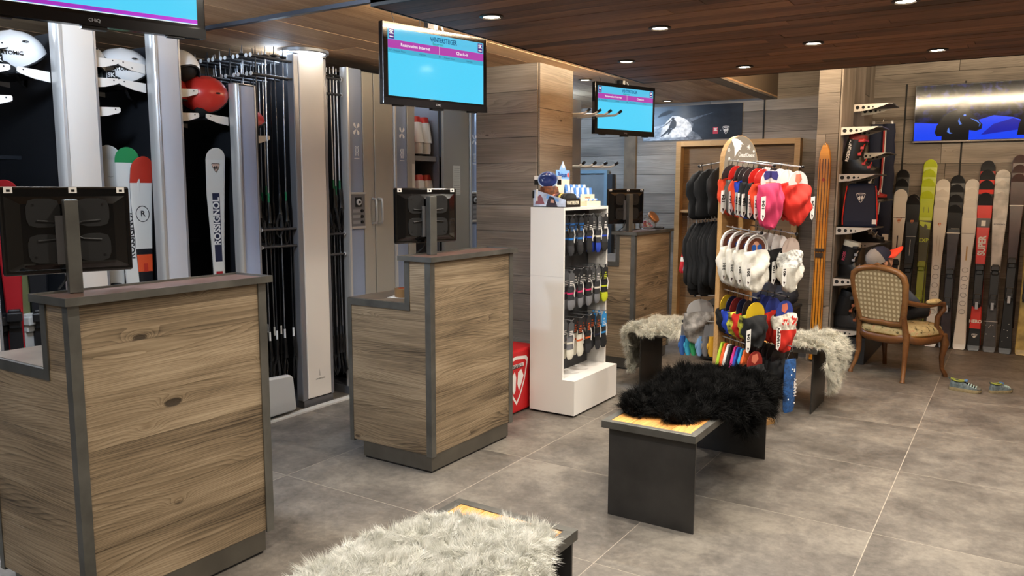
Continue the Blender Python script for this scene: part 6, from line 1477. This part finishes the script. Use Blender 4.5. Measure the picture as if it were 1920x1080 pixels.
# face: turned to the right (local +x, +y)
hd_ = Matrix.Translation((-.035, -.150, .965)) @ Matrix.Rotation(R_(-30), 4, 'Z') @ Matrix.Rotation(R_(34), 4, 'X')
fc = MB(); fc.ball((0, .012, -.008), (.072, .082, .095), 18, 12).ball((0, .094, -.022), (.011, .014, .016), 8, 6)
for s in (-1, 1): fc.ball((s*.072, .0, -.015), (.010, .02, .028), 8, 6)
fc.xf(hd_).obj('face', SKN, pc, 60)
for s in (-1, 1): MB().ball((s*.03, .082, .006), (.012, .008, .008), 8, 6).xf(hd_).obj('eye', mat('#2a221e', .3), pc)
MB().ball((0, .084, -.055), (.02, .007, .006), 8, 6).xf(hd_).obj('mouth', mat('#a05a50', .6), pc)
hb = [[(r_*.078*math.cos(a_), .004+r_*.086*math.sin(a_)*(1 if math.sin(a_) < .4 else .2), z_) for a_ in [2*PI*k/18 for k in range(18)]] for r_, z_ in ((.9, -.075), (1.0, -.03), (1.02, .02), (.9, .06))]
MB().loft(hb).xf(hd_).obj('hair', mat('#5a4230', .8), pc, 60)
cw = MB(); P = [[(r_*.094*math.cos(a_), r_*.103*math.sin(a_), z_) for a_ in [2*PI*k/24 for k in range(24)]] for r_, z_ in ((1.0, .0), (1.02, .03), (.96, .062), (.78, .092), (.45, .11), (.1, .116))]
cw.loft(P, True, False, True); 
nq = len(cw.f); cw.mi = [1 if (sum(cw.v[i][1] for i in f)/len(f) > .005) else 0 for f in cw.f]
cp_ = cw.xf(hd_).obj('cap', [mat('#8d8781', .85, bump=(120, .2)), mat('#1c2238', .85)], pc, 60)
br_ = [[(x_*1.0, .099*math.sqrt(max(0, 1-(x_/.097)**2))+d_*math.sqrt(max(0, 1-(x_/.092)**2)), .006+.016*(1-(x_/.09)**2)-.018*d_/.08) for x_ in [-.088+.176*k/12 for k in range(13)]] for d_ in (-.02, .03, .075, .115)]
bm2 = MB().grid(br_); bo = bm2.xf(hd_).obj('cap_brim', mat('#e2442a', .7), pc, 60); so2 = bo.modifiers.new('thick', 'SOLIDIFY'); so2.thickness = .004
MB().ball((0, 0, .117), .007, 8, 6).xf(hd_).obj('cap_button', mat('#1c2238', .8), pc)
MB().box(-.012, .012, -.106, -.100, .002, .03).xf(hd_).obj('cap_clasp', mat('#c9c5be', .6), pc)

# ================================================================== TRAINERS
def trainer(label, loc, rz, s=1.):
    t = thing('trainer_shoe', label, 'shoe', loc, rz, 'pair of trainers'); t.scale = (s, s, s)
    def out(k, n=22):
        a = 2*PI*k/n; c, q = math.cos(a), math.sin(a); x_ = .105*c; w = .036+.006*math.sin((c+.2)*2) - .008*(1-abs(c))*(c < 0)
        return x_, w*math.copysign(abs(q)**.7, q)
    n = 22; O_ = [out(k) for k in range(n)]
    MB().loft([[(x_*1.0, y_*.95, .0+.012*max(0, (x_-.06)/.05)**2) for x_, y_ in O_], [(x_*1.03, y_*1.05, .012+.010*max(0, (x_-.06)/.05)**2) for x_, y_ in O_], [(x_*1.0, y_*1.0, .026+.006*max(0, (x_-.06)/.05)**2) for x_, y_ in O_]]).obj('sole', mat('#8a7c5c', .8, var=(40, .3)), t, 50)
    def top(x_): return .082 if x_ < -.06 else (.078-.01*(x_+.06)/.06 if x_ < 0 else .068-.034*(x_/.1))
    UP = mat('#566266', .75, var=(60, .45), name='trainer_mesh')
    R1 = [[(x_*.98, y_*.98, .024) for x_, y_ in O_], [(x_*.97, y_*.97, .045 if x_ < .05 else .038) for x_, y_ in O_], [(x_*.92, y_*.80, top(x_)*.85) for x_, y_ in O_], [(x_*.80-.004, y_*.50, top(x_)) for x_, y_ in O_]]
    MB().loft(R1, True, True, False).obj('upper', UP, t, 60)
    collar = [(-.045+.048*math.cos(a), .022*math.sin(a), .081+.006*math.cos(2*a)-.012*max(0, math.cos(a))*.3) for a in [2*PI*k/18 for k in range(18)]]
    MB().tube(collar, .006, 6, closed=True).obj('collar_lining', mat('#8f9640', .7), t, 60)
    MB().loft([[(x_, y_, z_-.002) for x_, y_, z_ in collar], [(x_, y_*.9, z_-.03) for x_, y_, z_ in collar]], True, False, True).obj('insole', mat('#2a3038', .9), t, 60)
    MB().loft([[(.0+x_, y_, z_) for x_, y_, z_ in ((-.01, -.02, .078), (.012, -.02, .074), (.012, .02, .074), (-.01, .02, .078))], [(x_+.004, y_*1.0, z_+.014) for x_, y_, z_ in ((-.01, -.016, .078), (.012, -.016, .074), (.012, .016, .074), (-.01, .016, .078))]]).obj('tongue', mat('#4a6f9c', .7), t, bevel=.003)
    for k in range(4):
        x_ = .02+.016*k; z_ = top(x_)+.002
        MB().tube([(x_, -.026, z_-.014), (x_+.004, -.012, z_+.001), (x_+.002, .0, z_+.003), (x_+.004, .012, z_+.001), (x_, .026, z_-.014)], .0035, 5).obj('lace_strap', mat('#a9c2bd', .7), t, 60)
    MB().tube([(-.10, 0, .075), (-.112, 0, .088), (-.108, 0, .094), (-.098, 0, .084)], .003, 5).obj('pull_tab', mat('#3a4a4a', .8), t, 50)
    MB().loft([[(x_*1.015, y_*1.03, z_) for x_, y_ in O_ if x_ > .06] for z_ in (.022, .040)], False, False, False) if 0 else None
    MB().ball((.085, 0, .030), (.022, .032, .016), 12, 8).obj('toe_cap', mat('#5a564c', .8), t, 60)
    return t
trainer('blue-grey trainer with lime lining lying side-on on the floor', (-.262, 6.925, 0), R_(-6), 1.06)
trainer('blue-grey trainer with lime lining pointing to the ski wall', (-.030, 7.04, 0), R_(42), .92)
